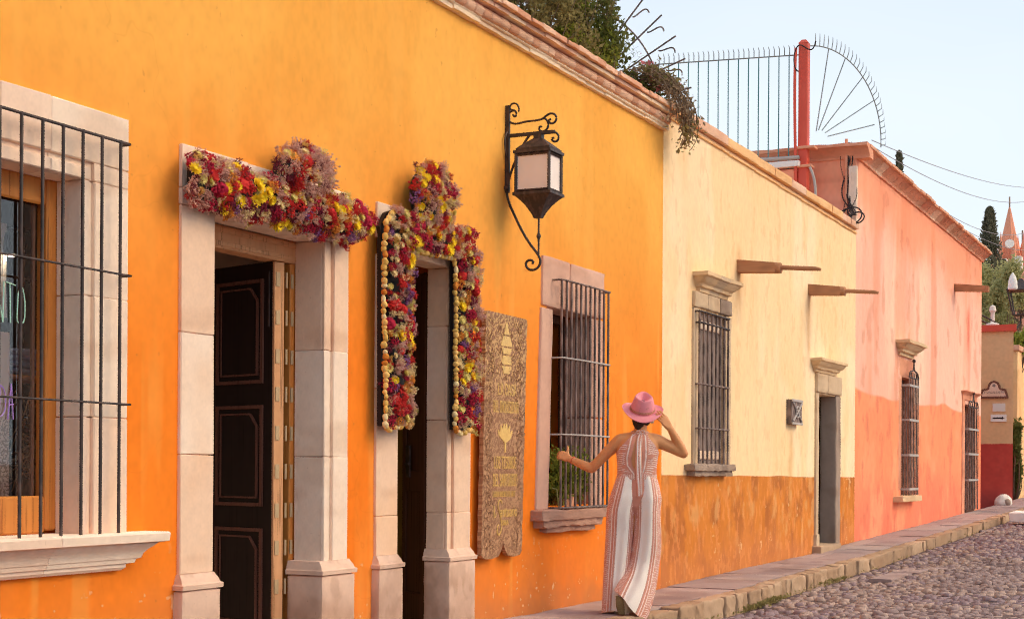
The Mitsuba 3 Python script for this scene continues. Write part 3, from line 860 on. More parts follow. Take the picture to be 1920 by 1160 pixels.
def cornice(key, s0, s1, z0, z1, proj, mats, n=2, yb=.1):
    """small stone hood, stepping out as it rises, in n blocks"""
    e = np.linspace(s0, s1, n + 1)
    H = z1 - z0
    for i in range(n):
        a, b = e[i] + .003, e[i + 1] - .003
        l = 1.0 if i == 0 else 0.0
        r = 1.0 if i == n - 1 else 0.0
        P = proj
        lv = [(.10, .0), (.22, .05), (.30, .35), (.34, .36), (.55, .60), (.60, .72), (.88, .76), (1.0, 1.0)]
        lv = [(.05, 0), (.07, .22), (.30, .24), (.34, .40), (.55, .50), (.78, .70), (.82, .76), (1.0, .80), (1.0, 1.0)]
        m = rloft([(a - l * q * P, b + r * q * P, -.03 - q * P, yb, z0 + t * H) for q, t in lv])
        for _ in range(2):
            m = m.subdivide()
        m.vertices += (np.stack([meshkit.noise(m.vertices * 16 + k * 7) for k in range(3)], 1) - .5) * .016
        add(key, m, mats[i % len(mats)], smooth=40)


cornice(CH + '__window_hood__stone', 15.42, 16.36, 3.03, 3.225, .14, ['m_sandstone', 'm_stone_grey'], 3)
add(CH + '__window_sill', cat([rock(15.06, 16.42, -.12, .15, 1.155, 1.225, .016, 5, 51, 12.), rock(15.14, 16.40, -.085, .15, 1.10, 1.165, .018, 5, 52, 12.)]), 'm_stone_dark', smooth=50)
CG = CH + '__window_grille'
for s in np.linspace(15.33, 16.30, 8):
    add(CG + '__bar', bar((s, -.065, 1.22), (s, -.065, 2.82), .012), 'm_iron_wear', smooth=True)
for z in (2.815, 2.70, 2.06, 1.60):
    add(CG + '__crossbar', tube([(15.315, .0, z), (15.315, -.065, z), (15.33, -.077, z), (16.30, -.077, z), (16.315, -.065, z), (16.315, 0, z)], .011), 'm_iron_wear' if z < 2.7 else 'm_iron', smooth=True)
SH = CH + '__shutter'
for i, (a, b) in enumerate(((15.44, 15.90), (15.91, 16.36))):
    add(SH, cat([blk(a, b, .05, .08, 1.22, 2.86)]), 'm_wood_grey')
    add(SH + '__rail', cat([blk(a, b, .03, .052, z, z + .09) for z in (2.66, 1.28)]), 'm_stone_pale')
# doorway
CD = CH + '__door_surround'
add(CD + '__stone', rock(20.22, 20.36, -.03, .35, .3, 2.2, .010, 4, 61, 6.), 'm_stone_grey', smooth=45)
add(CD + '__stone', rock(20.20, 20.37, -.045, .35, -.2, .32, .012, 4, 62, 6.), 'm_stone_grey', smooth=45)
add(CD + '__stone', rock(21.30, 21.56, -.03, .21, -.2, 2.2, .012, 4, 63, 6.), 'm_stone_dark', smooth=45)
for a, b in ((20.22, 20.80), (20.81, 21.56)):
    add(CD + '__stone', rock(a, b, -.05, .35, 2.2, 2.47, .010, 4, int(a * 9), 6.), 'm_stone_grey', smooth=45)
cornice(CH + '__door_hood__stone', 20.12, 21.26, 2.47, 2.645, .13, ['m_sandstone', 'm_sandstone'], 2)
add(CH + '__door_leaf', cat([blk(20.3, 21.5, .215, .25, .1, 2.3), blk(20.80, 20.86, .20, .22, .12, 2.15), blk(21.1, 21.16, .20, .22, .12, 2.15)]), 'm_wood_dark')
add(CH + '__door_step', rock(20.14, 21.26, -.12, .35, -.05, .165, .012, 4, 64, 6.), 'm_kerb_pale', smooth=45)


def spout(house, x, z, L1, L2, pipe=True):
    k = nk(house + '__rain_spout')
    dz = -.085
    p = lambda y: z + dz * (-y)
    m = loft([[(x - w, y, p(y) - h), (x + w, y, p(y) - h), (x + w, y, p(y) + h), (x + w * .55, y, p(y) + h), (x + w * .5, y, p(y) - h * .2), (x - w * .5, y, p(y) - h * .2), (x - w * .55, y, p(y) + h), (x - w, y, p(y) + h)]
              for y, w, h in ((.1, .075, .070), (-.0, .075, .070), (-L1, .07, .055))])
    scene[k] = mikit.ply(m, 'm_wood_spout')
    if pipe:
        m = loft([[(x + .07 * math.cos(a), y, p(y) + .06 * math.sin(a)) for a in np.linspace(0, 2 * np.pi, 17)[:-1]] for y in (-L1 + .01, -L1 - .015, -L1 - .05)])
        scene[nk(k + '__collar')] = mikit.ply(m, 'm_wood_spout', smooth=30)
        scene[nk(k + '__pipe')] = mikit.ply(tube([(x, -L1, p(-L1) + .005), (x, -L1 - L2 + .06, p(-L1 - L2) + .01), (x, -L1 - L2, p(-L1 - L2) - .002)], [.027, .025, .016], 9), 'm_wood_spout', smooth=30)


spout(CH, 16.87, 3.465, .44, .50)
spout(CH, 19.93, 3.525, .42, .48)

k = thing('iron_wall_box', 'small dark iron box with a crossed relief between cream window and door', 'box')
add(k + '__case', blk(18.86, 19.34, -.07, .02, 1.74, 2.05, .008), 'm_iron_wear')
add(k + '__relief', cat([bar((18.9, -.078, 1.78), (19.3, -.078, 2.01), .014), bar((18.9, -.078, 2.01), (19.3, -.078, 1.78), .014), tube(smoothpath([(19.1 + .07 * math.cos(a), -.08, 1.895 + .07 * math.sin(a)) for a in np.linspace(0, 2 * np.pi, 12)], 20), .012), blk(18.86, 19.34, -.085, -.068, 2.02, 2.055), blk(18.86, 19.34, -.085, -.068, 1.735, 1.765)]), 'm_iron_pale')

# ------------------------------------------------------------------ the pink house
PH = thing('pink_house', 'tall salmon pink plastered house beyond the cream one', 'house')
holes = [(25.72, .75, 26.62, 2.75), (31.7, -1, 33.0, 2.5)]
add(PH + '__wall', prism(wall_poly(22.5, 33.85, -.5, 5.72, 5.60, holes), 0, .45), 'm_pink')
ret = blk(22.50, 22.9, .45, 9, 3.5, 5.72, .001)
add(PH + '__side_wall', ret, 'm_pink')
add(PH + '__end_wall', blk(33.4, 33.848, .45, 9, -.5, 5.6, .001), 'm_pink')
add(PH + '__roof', blk(22.6, 33.8, .4, 9, 5.3, 5.5), 'm_terracotta')
add(PH + '__room', room(25.8, 27.2, .45, 1.5, .6, 2.9), 'm_roomdark')
add(PH + '__room', room(31.8, 33.35, .45, 1.8, .3, 2.7), 'm_roomdark')
PC = PH + '__cornice'
x = 22.5
k = 0
while x < 33.9:
    L = min(R.uniform(.30, .48), 33.95 - x)
    if L < .06:
        break
    zt = 5.72 - .0107 * (x - 22.5)
    m = rloft([(x + .004, x + L - .004, -.03, .2, zt - .01), (x + .004, x + L - .004, -.035, .2, zt + .03), (x + .004, x + L - .004, -.09, .2, zt + .085), (x + .004, x + L - .004, -.16, .2, zt + .14)])
    for _ in range(2):
        m = m.subdivide()
    m.vertices += (np.stack([meshkit.noise(m.vertices * 14 + q * 7) for q in range(3)], 1) - .5) * .022
    add(PC + '__brick', m, chip(0, ['m_pinktrim', 'm_pinktrim', 'm_terracotta', 'm_terracotta_pale']), smooth=40)
    m = rock(x + .002, x + L - .002, -.205 + R.normal(0, .008), .3, zt + .142, zt + .19, .007, 3, int(x * 7), 9.)
    add(PC + '__coping_brick', m, 'm_terracotta', smooth=40)
    x += L
# the cornice turns the corner along the side wall
m = loft([[(22.5 - q, y, 5.72 + h) for q, h in ((-.2, -.01), (.03, -.01), (.035, .03), (.09, .085), (.16, .14), (.2, .142), (.2, .19), (-.2, .19))] for y in np.linspace(-.2, 5, 30)])
m.vertices += (np.stack([meshkit.noise(m.vertices * 12 + q * 7) for q in range(3)], 1) - .5) * .02
add(PC + '__side_run', m, 'm_pinktrim', smooth=40)
cornice(PH + '__window_hood__stone', 25.46, 26.52, 3.05, 3.29, .20, ['m_sandstone', 'm_stone_grey'], 1)
PW = PH + '__window_surround'
add(PW + '__stone', rock(25.52, 25.78, -.008, .3, .75, 2.75, .006, 3, 71, 6.), 'm_pinktrim', smooth=45)
add(PW + '__stone', rock(26.56, 26.80, -.008, .3, .75, 2.75, .006, 3, 72, 6.), 'm_pinktrim', smooth=45)
add(PW + '__stone', rock(25.52, 26.80, -.008, .3, 2.70, 3.04, .006, 3, 73, 6.), 'm_pinktrim', smooth=45)
add(PH + '__window_sill', rock(25.15, 26.72, -.16, .2, .655, .755, .016, 4, 74, 8.), 'm_sandstone', smooth=50)


def cage(key, s0, s1, z0, z1, cross, yo=.13):
    for s in np.linspace(s0, s1, 7):
        add(key + '__bar', bar((s, -yo, z0), (s, -yo, z1), .010), 'm_iron_wear', smooth=True)
    for y in (-yo * .66, -yo * .33):
        add(key + '__bar', bar((s0, y, z0), (s0, y, z1 - .15), .010), 'm_iron_wear', smooth=True)
    for z in cross:
        add(key + '__crossbar', cat([blk(s0 - .01, s1 + .01, -yo - .014, -yo + .004, z - .02, z + .02, .003), blk(s0 - .012, s0 + .006, -yo, .02, z - .018, z + .018, .003)]), 'm_iron_pale', smooth=30)
    sm = (s0 + s1) / 2
    top = [tube(smoothpath([(s0, -yo, z1), (s0 + .1, -yo, z1 + .10), (sm - .08, -yo, z1 + .12), (sm, -yo, z1 + .27)], 14), .014), tube(smoothpath([(s1, -yo, z1), (s1 - .1, -yo, z1 + .10), (sm + .08, -yo, z1 + .12), (sm, -yo, z1 + .27)], 14), .014),
           ball((sm, -yo, z1 + .29), .03), bar((s0, -yo, z1), (s1, -yo, z1), .012)]
    for s in np.linspace(s0, s1, 6)[1:-1]:
        top.append(bar((s, -yo, z1), (s, -yo, z1 + .09), .010))
    add(key + '__crest', cat(top), 'm_iron')


cage(PH + '__window_grille', 25.74, 26.48, .76, 2.70, (2.57, 2.0, 1.42, .86)[:4])
add(PH + '__window_shutter', cat([blk(25.76, 26.17, .12, .15, .75, 2.72), blk(26.18, 26.6, .12, .15, .75, 2.72), blk(25.8, 26.14, .105, .125, 1.1, 1.3), blk(25.8, 26.14, .105, .125, 1.8, 2.0)]), 'm_wood_brown')
PD = PH + '__door_surround'
add(PD + '__stone', rock(31.50, 31.80, -.025, .3, .2, 2.6, .008, 3, 75, 5.), 'm_pinktrim', smooth=45)
add(PD + '__stone', rock(32.95, 33.25, -.025, .3, .2, 2.6, .008, 3, 76, 5.), 'm_pinktrim', smooth=45)
add(PD + '__stone', rock(31.50, 33.25, -.025, .3, 2.58, 2.72, .008, 3, 77, 5.), 'm_pinktrim', smooth=45)
cornice(PH + '__door_hood__stone', 31.5, 33.2, 2.69, 2.76, .08, ['m_pinktrim'], 2)
cage(PH + '__door_grille', 31.78, 32.92, .38, 2.45, (2.0, 1.5, .98), .09)
add(PH + '__door_leaf', blk(31.7, 33.0, .16, .2, .3, 2.55), 'm_wood_dark')
spout(PH, 30.63, 4.70, .64, .1, False)

# ------------------------------------------------------------------ tan house across the junction
TN = thing('tan_house', 'tan house corner with a dark red dado at the far end of the pavement', 'house')
tw = Polygon([(36.0, -.36), (44, 1.45), (44, 8), (36.0, 8)])


def plan(poly, z0, z1):
    m = trimesh.creation.extrude_polygon(poly, z1 - z0, engine='earcut')
    m.vertices[:, 2] += z0
    return m


add(TN + '__wall', plan(tw, -.5, 4.29), 'm_tan')
add(TN + '__cornice', plan(tw.buffer(.06, join_style=2), 4.291, 4.44), 'm_redpaint')
pl = Polygon([(.34, 2.80), (-.24, 2.80), (-.235, 2.84), (-.20, 2.92), (-.15, 3.02), (-.06, 3.02)] + [(.05 + .13 * math.cos(a), 3.03 + .14 * math.sin(a)) for a in np.linspace(math.pi * 1.0, 0, 9)][::1] + [(.25, 3.02), (.30, 2.92), (.335, 2.84)])
pl = Polygon([(.36, 2.79), (.36, 2.83), (.31, 3.00), (.20, 3.02)] + [(.05 + .14 * math.cos(a), 3.03 + .16 * math.sin(a)) for a in np.linspace(0, math.pi, 9)] + [(-.10, 3.02), (-.21, 3.00), (-.26, 2.83), (-.26, 2.79)]).buffer(0)


def yz_prism(poly, x0, x1):
    """polygon given as (y, z), facing the camera side (-x)"""
    out = []
    for p in getattr(poly, 'geoms', [poly]):
        m = trimesh.creation.extrude_polygon(p, x1 - x0, engine='earcut')
        v = m.vertices
        m.vertices = np.stack([x0 + v[:, 2], v[:, 0], v[:, 1]], 1)
        out.append(m)
    return cat(out)


k = thing('street_name_plaque', 'scalloped ceramic street name plaque with a dark border on the tan wall', 'plaque')
add(k + '__face', yz_prism(pl.buffer(-.02), 35.955, 36.01), 'm_stone')
add(k + '__border', yz_prism(pl.difference(pl.buffer(-.045)), 35.945, 36.005), 'm_wood_trim')


def ytext(s, h, yc, z, x, mm, key, bold=False):
    """lettering on a wall that faces -x: reading runs towards -y"""
    m = meshkit.text_mesh(s, h, .004, bold)
    w = m.bounds[1, 0]
    v = m.vertices
    m.vertices = np.stack([x - v[:, 2], yc + w / 2 - v[:, 0], z + v[:, 1]], 1)
    add(key, m, mm)


add(k + '__emblem', yz_prism(Polygon([(.05 + .035 * math.cos(a), 3.08 + .035 * math.sin(a)) for a in np.linspace(0, 6.28, 9)[:-1]]), 35.948, 35.956), 'm_wood_grey')
ytext('CUADRANTE', .052, .05, 2.90, 35.953, 'm_wood_grey', k + '__lettering')
k = thing('notice_plate', 'blank looking white notice plate under the street name plaque', 'sign')
add(k, yz_prism(sbox(-.19, 2.50, .08, 2.68), 35.97, 36.005), 'm_whitestone')
k = thing('arrow_sign', 'white one way sign with a black arrow, lowest on the tan wall', 'sign')
add(k + '__plate', yz_prism(sbox(-.22, 2.27, .12, 2.43), 35.965, 36.005), 'm_white')
add(k + '__arrow', yz_prism(Polygon([(.08, 2.335), (-.12, 2.335), (-.12, 2.315), (-.18, 2.35), (-.12, 2.385), (-.12, 2.365), (.08, 2.365)]), 35.958, 35.966), 'm_black')

# houses further on, round the bend
FH = thing('mauve_house', 'mauve house far down the street behind the tan corner', 'house')
add(FH + '__wall', blk(58, 70, -3.0, 3.4, -.5, 5.6, .01), 'm_stone_pink')
add(FH + '__cornice', blk(57.8, 70, -3.1, 3.5, 5.5, 5.8, .01), 'm_stone_dark')
for y in (2.35, .9, -.6):
    w = nk(FH + '__window')
    scene[w] = mikit.ply(blk(57.94, 58.01, y - .35, y + .35, 1.9, 3.4, .005), 'm_stone_dark')
    scene[nk(w + '__pane')] = mikit.ply(blk(57.92, 57.95, y - .26, y + .26, 2.0, 3.3, .005), 'm_black')
FO = thing('ochre_house', 'sunlit ochre house front just right of the tan corner', 'house')
add(FO + '__wall', blk(46, 57, .90, 8, -.5, 4.6, .01), 'm_creamtrim')
add(FO + '__parapet', blk(45.9, 57.1, .84, 8, 4.6, 4.75, .01), 'm_terracotta')


# ------------------------------------------------------------------ trees and shrubs
def blob_points(n, c, r, rng, squash=(1, 1, 1), clumps=14, cr=.38):
    """leaf positions in clumps spread through an ellipsoid"""
    d = rng.normal(0, 1, (clumps, 3)); d /= np.linalg.norm(d, axis=1, keepdims=True)
    cc = d * rng.uniform(.35, .95, (clumps, 1))
    idx = rng.integers(0, clumps, n)
    e = rng.normal(0, 1, (n, 3)); e /= np.linalg.norm(e, axis=1, keepdims=True)
    p = cc[idx] + e * (rng.uniform(0, 1, (n, 1)) ** .5) * cr * rng.uniform(.6, 1.2, (clumps, 1))[idx]
    return np.asarray(c) + p * r * np.array(squash), cc * r * np.array(squash) + np.asarray(c)


def shrub(name, label, c, r, n, leaf, bs, squash=(1, 1, 1), base=None, clumps=26, group=None, cat_='shrub', cr=.30, seed=1):
    rng = np.random.default_rng(seed)
    pts, cc = blob_points(n, c, r, rng, squash, clumps, cr)
    k = thing(name, label, cat_, group)
    add(k + '__foliage', leafcloud(pts, leaf, rng), bs, kind='stuff')
    base = np.array(base if base is not None else (c[0], c[1], c[2] - r * 1.2))
    st = [tube(smoothpath([base + rng.normal(0, .02, 3), base * .5 + q * .5 + rng.normal(0, .1 * r, 3), q], 8), np.linspace(.018, .005, 8) * max(1, r), 5) for q in cc]
    add(k + '__stem', cat(st), 'm_bark')
    return k


shrub('rooftop_shrub', 'dark leafy shrub at the left end of the roof planting above the orange wall', (11.75, .75, 5.2), .80, 6000, .060, 'm_leaf', (1.2, .7, .8), seed=2, base=(11.8, .7, 4.3), group='shrubs on the orange roof')
shrub('rooftop_shrub', 'olive green shrub in the middle of the roof planting', (12.75, .62, 5.28), .86, 6500, .055, 'm_leaf_olive', (1.0, .6, .9), seed=3, base=(12.6, .65, 4.3), group='shrubs on the orange roof')
shrub('rooftop_shrub', 'bright yellow green shrub spilling over the orange roof edge', (13.25, .40, 5.15), .66, 3000, .055, 'm_leaf_bright', (.8, .5, .8), seed=4, base=(12.8, .5, 4.3), group='shrubs on the orange roof')
shrub('rooftop_shrub', 'green bush at the right end of the roof planting beside the iron fan', (13.80, .50, 5.28), .82, 4600, .052, 'm_leaf', (1.0, .6, .95), seed=5, base=(13.5, .6, 4.3), group='shrubs on the orange roof')
shrub('rooftop_shrub', 'low trailing green plant along the coping below the iron fan', (14.25, .22, 4.85), .40, 1100, .06, 'm_leaf', (1.3, .6, .45), seed=6, base=(13.9, .4, 4.3), group='shrubs on the orange roof')
rng = np.random.default_rng(61)
k = thing('tall_shoots', 'thin upright shoots with small leaves rising above the roof planting', 'plant')
sh, sl_ = [], []
for j in range(70):
    b = np.array([rng.uniform(11.8, 14.3), rng.uniform(.2, .8), rng.uniform(4.9, 5.4)])
    e = b + np.array([rng.normal(.1, .22), rng.normal(-.05, .1), rng.uniform(.2, .65)])
    q = smoothpath([b, (b + e) / 2 + rng.normal(0, .04, 3), e], 10)
    sh.append(tube(q, .0035, 4))
    sl_ += [p + rng.normal(0, .02, 3) for p in q[2:] for _ in range(3)]
add(k + '__stem', cat(sh), 'm_bark')
add(k + '__leaves', leafcloud(np.array(sl_), .05, rng), 'm_leaf_olive', kind='stuff')
# hanging creeper at the corner of the roof
rng = np.random.default_rng(11)
k = thing('hanging_creeper', 'dry brown creeper hanging over the wall where orange meets cream', 'creeper')
strands, lp = [], []
for j in range(36):
    x0 = 14.30 + rng.normal(0, .14)
    L = rng.uniform(.10, .42) if abs(x0 - 14.36) < .16 else rng.uniform(.05, .2)
    q = smoothpath([(x0 - rng.uniform(-.1, .4), .25, 4.82 + rng.uniform(0, .12)), (x0, -.05, 4.93 + rng.uniform(-.05, .12)), (x0 + .06, -.24 + rng.normal(0, .03), 4.72), (x0 + .10 + rng.normal(0, .05), -.22 + rng.normal(0, .03), 4.72 - L)], 16)
    strands.append(tube(q, .0045, 4))
    for p in q[3:]:
        for _ in range(4):
            lp.append(p + rng.normal(0, .028, 3))
add(k + '__stem', cat(strands), 'm_bark')
lp = np.array(lp)
add(k + '__dry_leaves', leafcloud(lp[::2], .046, rng, up=-.3), 'm_leaf_dry', kind='stuff')
low = lp[1::2]
add(k + '__green_leaves', leafcloud(low[(low[:, 2] < 4.55) | (low[:, 0] > 14.5) | (low[:, 2] > 4.90)], .05, rng, up=-.2), 'm_leaf_olive', kind='stuff')
fl = np.array([[14.25 + rng.normal(0, .12), .05 + rng.normal(0, .05), 5.0 + rng.normal(0, .05)] for _ in range(90)])
add(k + '__pink_flowers', leafcloud(fl, .05, rng, aspect=1.2), 'm_bougain', kind='stuff')


def cypress(name, label, base, h, r, n, leaf, seed, bs='m_cypress'):
    rng = np.random.default_rng(seed)
    t = 1 - rng.uniform(0, 1, n) ** 1.6
    a = rng.uniform(0, 6.283, n)
    prof = r * (np.clip(t * 9, 0, 1)) * (1 - t) ** .48 * (1 + .22 * np.sin(t * 37 + a * 3) + .18 * np.sin(a * 5 + t * 11))
    rr = prof * np.sqrt(rng.uniform(.25, 1, n))
    p = np.stack([base[0] + rr * np.cos(a), base[1] + rr * np.sin(a), base[2] + .06 * h + t * h * .94], 1)
    k = thing(name, label, 'tree', 'cypresses beyond the houses')
    add(k + '__crown', leafcloud(p, leaf, rng, up=1.6), bs, kind='stuff')
    add(k + '__trunk', tube([base, (base[0], base[1], base[2] + h * .9)], [r * .12, r * .02], 7), 'm_bark')


def at(px, py, depth):
    """real place of something seen far off at that bearing, depth metres away"""
    x, y = px - 960, py - 876
    X, Y = x * math.cos(ROLL) + y * math.sin(ROLL), -x * math.sin(ROLL) + y * math.cos(ROLL)
    return EYE + depth * (FW + RT * X / 2900 - np.array([0, 0, 1.0]) * Y / 2900)


p = at(1686, 288, 75)
cypress('far_cypress', 'thin cypress tip showing above the pink cornice', (p[0], p[1], .5), p[2] - .5, .62, 6000, .15, 21)
p = at(1856, 393, 70)
cypress('far_cypress', 'tall dark cypress left of the church spire', (p[0], p[1], .5), p[2] - .5, .95, 14000, .14, 22)
p = at(1881, 492, 74)
cypress('far_cypress', 'short blue green cypress in front of the church', (p[0], p[1], .5), p[2] - .5, .95, 9000, .15, 23)
p = at(1853, 560, 52)
shrub('pale_tree', 'pale green round tree above the tan house, left one', p, 1.3, 6000, .13, 'm_leaf_pale', (.55, .7, 1.25), base=(p[0], p[1], .8), seed=31, cat_='tree', group='pale trees above the tan house')
p = at(1880, 575, 50)
shrub('pale_tree', 'pale green feathery tree above the tan house, right one', p, 1.35, 6500, .13, 'm_leaf_pale', (.6, .7, 1.2), base=(p[0], p[1], .8), seed=32, cat_='tree', group='pale trees above the tan house')
p = at(1912, 600, 56)
shrub('brown_tree', 'brownish tree behind the street lamp at the right edge', p, 1.5, 6000, .14, 'm_leaf_dry', (.9, .9, .9), base=(p[0], p[1], .8), seed=33, cat_='tree')
p = at(1912, 642, 45)
shrub('yellow_bush', 'yellow flowering bush beside the red cornice of the tan house', p, .40, 1300, .10, 'm_leaf_bright', (.7, .8, 1.0), base=(p[0], p[1], 3.9), seed=34)
p = at(1903, 860, 41)
shrub('wall_climber', 'narrow green climber growing beside the tan corner', p, 1.15, 4200, .09, 'm_leaf', (.13, .16, .95), base=(p[0], p[1], .3), seed=35, clumps=30, cr=.3)

# ------------------------------------------------------------------ church
ch = thing('church', 'pink neo gothic church with pointed spires beyond the trees', 'church')
D_ = 165.0
mpp = D_ / 2900


def spire(px, top, shoulder, bottom, hw, key):
    c0 = at(px, top, D_)
    zs_, zb = at(px, shoulder, D_)[2], -1
    r = hw * mpp

    def ring(rad, z, k=8):
        a = np.arange(k) * 2 * np.pi / k + .39
        return np.stack([c0[0] + rad * np.cos(a), c0[1] + rad * np.sin(a), np.full(k, z)], 1)
    m = loft([ring(r, zs_), ring(r * .62, zs_ + (c0[2] - zs_) * .38), ring(r * .12, c0[2] - .5), ring(.02, c0[2])])
    add(key + '__spire', m, 'm_church')
    add(key + '__tower', loft([ring(r * 1.25, zb), ring(r * 1.2, zs_ - 3), ring(r * 1.35, zs_ - 2.8), ring(r * 1.1, zs_ - .3), ring(r * 1.2, zs_)]), 'm_church')
    add(key + '__finial', bar((c0[0], c0[1], c0[2] - .6), (c0[0], c0[1], c0[2] + .9), .08), 'm_stone_dark')
    for q in range(8):
        a = q * 2 * np.pi / 8 + .39
        e = np.array([c0[0] + r * 1.3 * math.cos(a), c0[1] + r * 1.3 * math.sin(a), zs_])
        add(key + '__pinnacle', loft([[(e[0] + w * math.cos(b), e[1] + w * math.sin(b), z) for b in np.arange(5) * 1.257] for w, z in ((.28, zs_ - 3), (.28, zs_ + .8), (.02, zs_ + 2.6))]), 'm_church')


spire(1893, 385, 484, 600, 23, ch)
spire(1917, 448, 505, 600, 15, ch)
spire(1876, 462, 510, 600, 10, ch)
c0 = at(1902, 560, D_)
add(ch + '__nave', blk(c0[0] - 4, c0[0] + 10, c0[1] - 9, c0[1] + 2.5, -1, at(1900, 520, D_)[2], .05), 'm_church')
cc = at(1893, 457, D_ - 2.2)
clock = trimesh.creation.cylinder(.45, .3, sections=20)
clock.apply_transform(trimesh.geometry.align_vectors([0, 0, 1], -FW))
clock.apply_translation(cc)
add(ch + '__clock_face', clock, 'm_white')
for px, py in ((1880, 505), (1890, 520), (1908, 500), (1912, 530)):
    q = at(px, py, D_ - 3)
    add(ch + '__niche', blk(q[0], q[0] + 1, q[1] - .4, q[1] + .4, q[2] - 1.1, q[2] + 1.1, .05), 'm_whitestone')

# ------------------------------------------------------------------ roof ironwork
post = np.array([22.15, .69])
k = thing('red_roof_post', 'red square post standing on the cream roof against the pink house', 'post')
add(k + '__shaft', blk(post[0] - .07, post[0] + .07, post[1] - .07, post[1] + .07, 4.4, 7.38, .012), 'm_redpaint', smooth=30)
add(k + '__cap', rloft([(post[0] - .072, post[0] + .072, post[1] - .072, post[1] + .072, 7.375), (post[0] - .03, post[0] + .03, post[1] - .03, post[1] + .03, 7.43)]), 'm_redpaint')
add(k + '__bracket', blk(post[0] - .1, post[0] + .1, post[1] - .18, post[1] + .10, 5.83, 5.87), 'm_pinktrim')
add(k + '__bracket', blk(post[0] - .1, post[0] + .1, post[1] - .14, post[1] + .09, 5.56, 5.6), 'm_pinktrim')
add(k + '__conduit', tube(smoothpath([(post[0] - .1, post[1] + .10, 7.3), (post[0] - .11, post[1] + .11, 6.6), (post[0] - .1, post[1] + .09, 5.5), (post[0] - .1, post[1] + .09, 4.5)], 16), .022, 7), 'm_redpaint', smooth=True)
add(k + '__cable_loop', tube(smoothpath([(post[0] - .12, post[1] + .05, 6.95), (post[0] - .12, post[1] + .12, 7.1), (post[0] - .12, post[1] + .03, 7.33), (post[0] - .13, post[1] - .1, 7.25), (post[0] - .12, post[1] - .2, 7.36)], 24), .010, 5), 'm_cable')
add(k + '__cable', tube(smoothpath([(post[0] - .1, post[1] - .12, 5.55), (post[0] - .12, post[1] - .2, 5.3), (post[0] - .12, post[1] - .2, 5.0), (post[0] - .1, post[1] - .13, 4.7)], 16), .020, 6), 'm_iron_pale')

fd = np.array([-.233, .973, 0])                      # along the fence, away from the street
k = thing('spiked_roof_fence', 'tall teal bar fence with spikes across the cream roof', 'fence')
O = np.array([post[0], post[1] + .08, 0])
for i in range(14):
    p = O + fd * (.14 + i * .147)
    zt = 7.222 - .0025 * i
    add(k + '__bar', bar((p[0], p[1], 4.45), (p[0], p[1], zt), .0085, 6), 'm_teal')
for i in range(28):
    p = O + fd * (.06 + i * .0735)
    zt = 7.222 - .00125 * i
    add(k + '__spike', tube([(p[0], p[1], zt), (p[0], p[1], zt + .10), (p[0] - .012, p[1] + .012, zt + .145)], [.008, .007, .004], 5), 'm_greyteal')
p0, p1 = O, O + fd * 2.15
add(k + '__rail', bar((p0[0], p0[1], 7.222), (p1[0], p1[1], 7.185), .010), 'm_greyteal')
add(k + '__rail', bar((p0[0], p0[1], 5.74), (p1[0], p1[1], 5.70), .012), 'm_greyteal')

k = thing('spiked_roof_fan', 'quarter circle spiked iron fan right of the red post', 'fan')
C0 = np.array([post[0] + .02, .53, 5.97])
hd = np.array([.6, -.8, 0]) * .92
R_ = 1.36


def fanp(a, r):
    return C0 + hd * r * math.sin(a) * .82 + np.array([0, 0, r * math.cos(a)])


add(k + '__arc', tube([fanp(a, R_) for a in np.linspace(-.08, 1.62, 40)], .009, 5), 'm_greyteal')
for a in (.20, .47, .80, 1.10, 1.36):
    add(k + '__spoke', bar(fanp(a, .10 + .12 * a), fanp(a, R_ if a < 1.3 else R_ * .92), .008, 6), 'm_greyteal')
for a in np.linspace(.0, 1.6, 27):
    q0, q1 = fanp(a, R_), fanp(a, R_ + .16)
    add(k + '__spike', tube([q0, q0 * .4 + q1 * .6 + [0, 0, .02], q1 * .6 + q0 * .4 + np.array([0, 0, .09])], [.007, .006, .003], 4), 'm_greyteal')

k = thing('iron_roof_fan', 'large dark iron fan with hooked spikes above the leafy roof edge', 'fan')
C1 = np.array([14.62, 1.30, 4.78])


def fan2(a, r):
    return C1 + np.array([0, -r * math.sin(a), r * math.cos(a)])


add(k + '__arc', tube([fan2(a, 1.19) for a in np.linspace(.45, 1.62, 30)], .009, 5), 'm_iron_wear')
for a in (.50, .72, .90, 1.08, 1.25, 1.45):
    add(k + '__spoke', bar(fan2(a, .15), fan2(a, 1.52), .0085, 6), 'm_iron_wear')
    e, u = fan2(a + .02, 1.30), fan2(a, 1.52) - fan2(a, 1.3)
    dn = np.array([0, -math.cos(a), -math.sin(a)])
    add(k + '__hook', tube(smoothpath([e, e + u * .45 + dn * .04, e + u * .62 + dn * .06, e + u * .62 + dn * .12], 10), .008, 5), 'm_iron_wear')
# fine chicken wire between the spokes
wire = []
for r in np.linspace(.35, 1.1, 9):
    wire.append(tube([fan2(a, r + .012 * ((i % 2) * 2 - 1)) for i, a in enumerate(np.linspace(.5, 1.45, 26))], .0016, 3))
for a in np.linspace(.5, 1.45, 20):
    wire.append(tube([fan2(a + .012 * (i % 2), r) for i, r in enumerate(np.linspace(.3, 1.15, 18))], .0016, 3))
add(k + '__wire_mesh', cat(wire), 'm_iron_pale', kind='stuff')
k = thing('roof_tank_block', 'orange masonry block on the cream roof behind the red post', 'block')
add(k + '__body', blk(22.05, 22.4, .78, 2.4, 4.4, 5.55, .03), 'm_pink', smooth=30)
add(k + '__slab', rock(22.0, 22.45, .72, 2.5, 5.57, 5.66, .008, 3, 3), 'm_white', smooth=40)
add(k + '__pipe', bar((22.02, .72, 5.70), (22.02, 2.6, 5.72), .03), 'm_iron_pale', smooth=True)
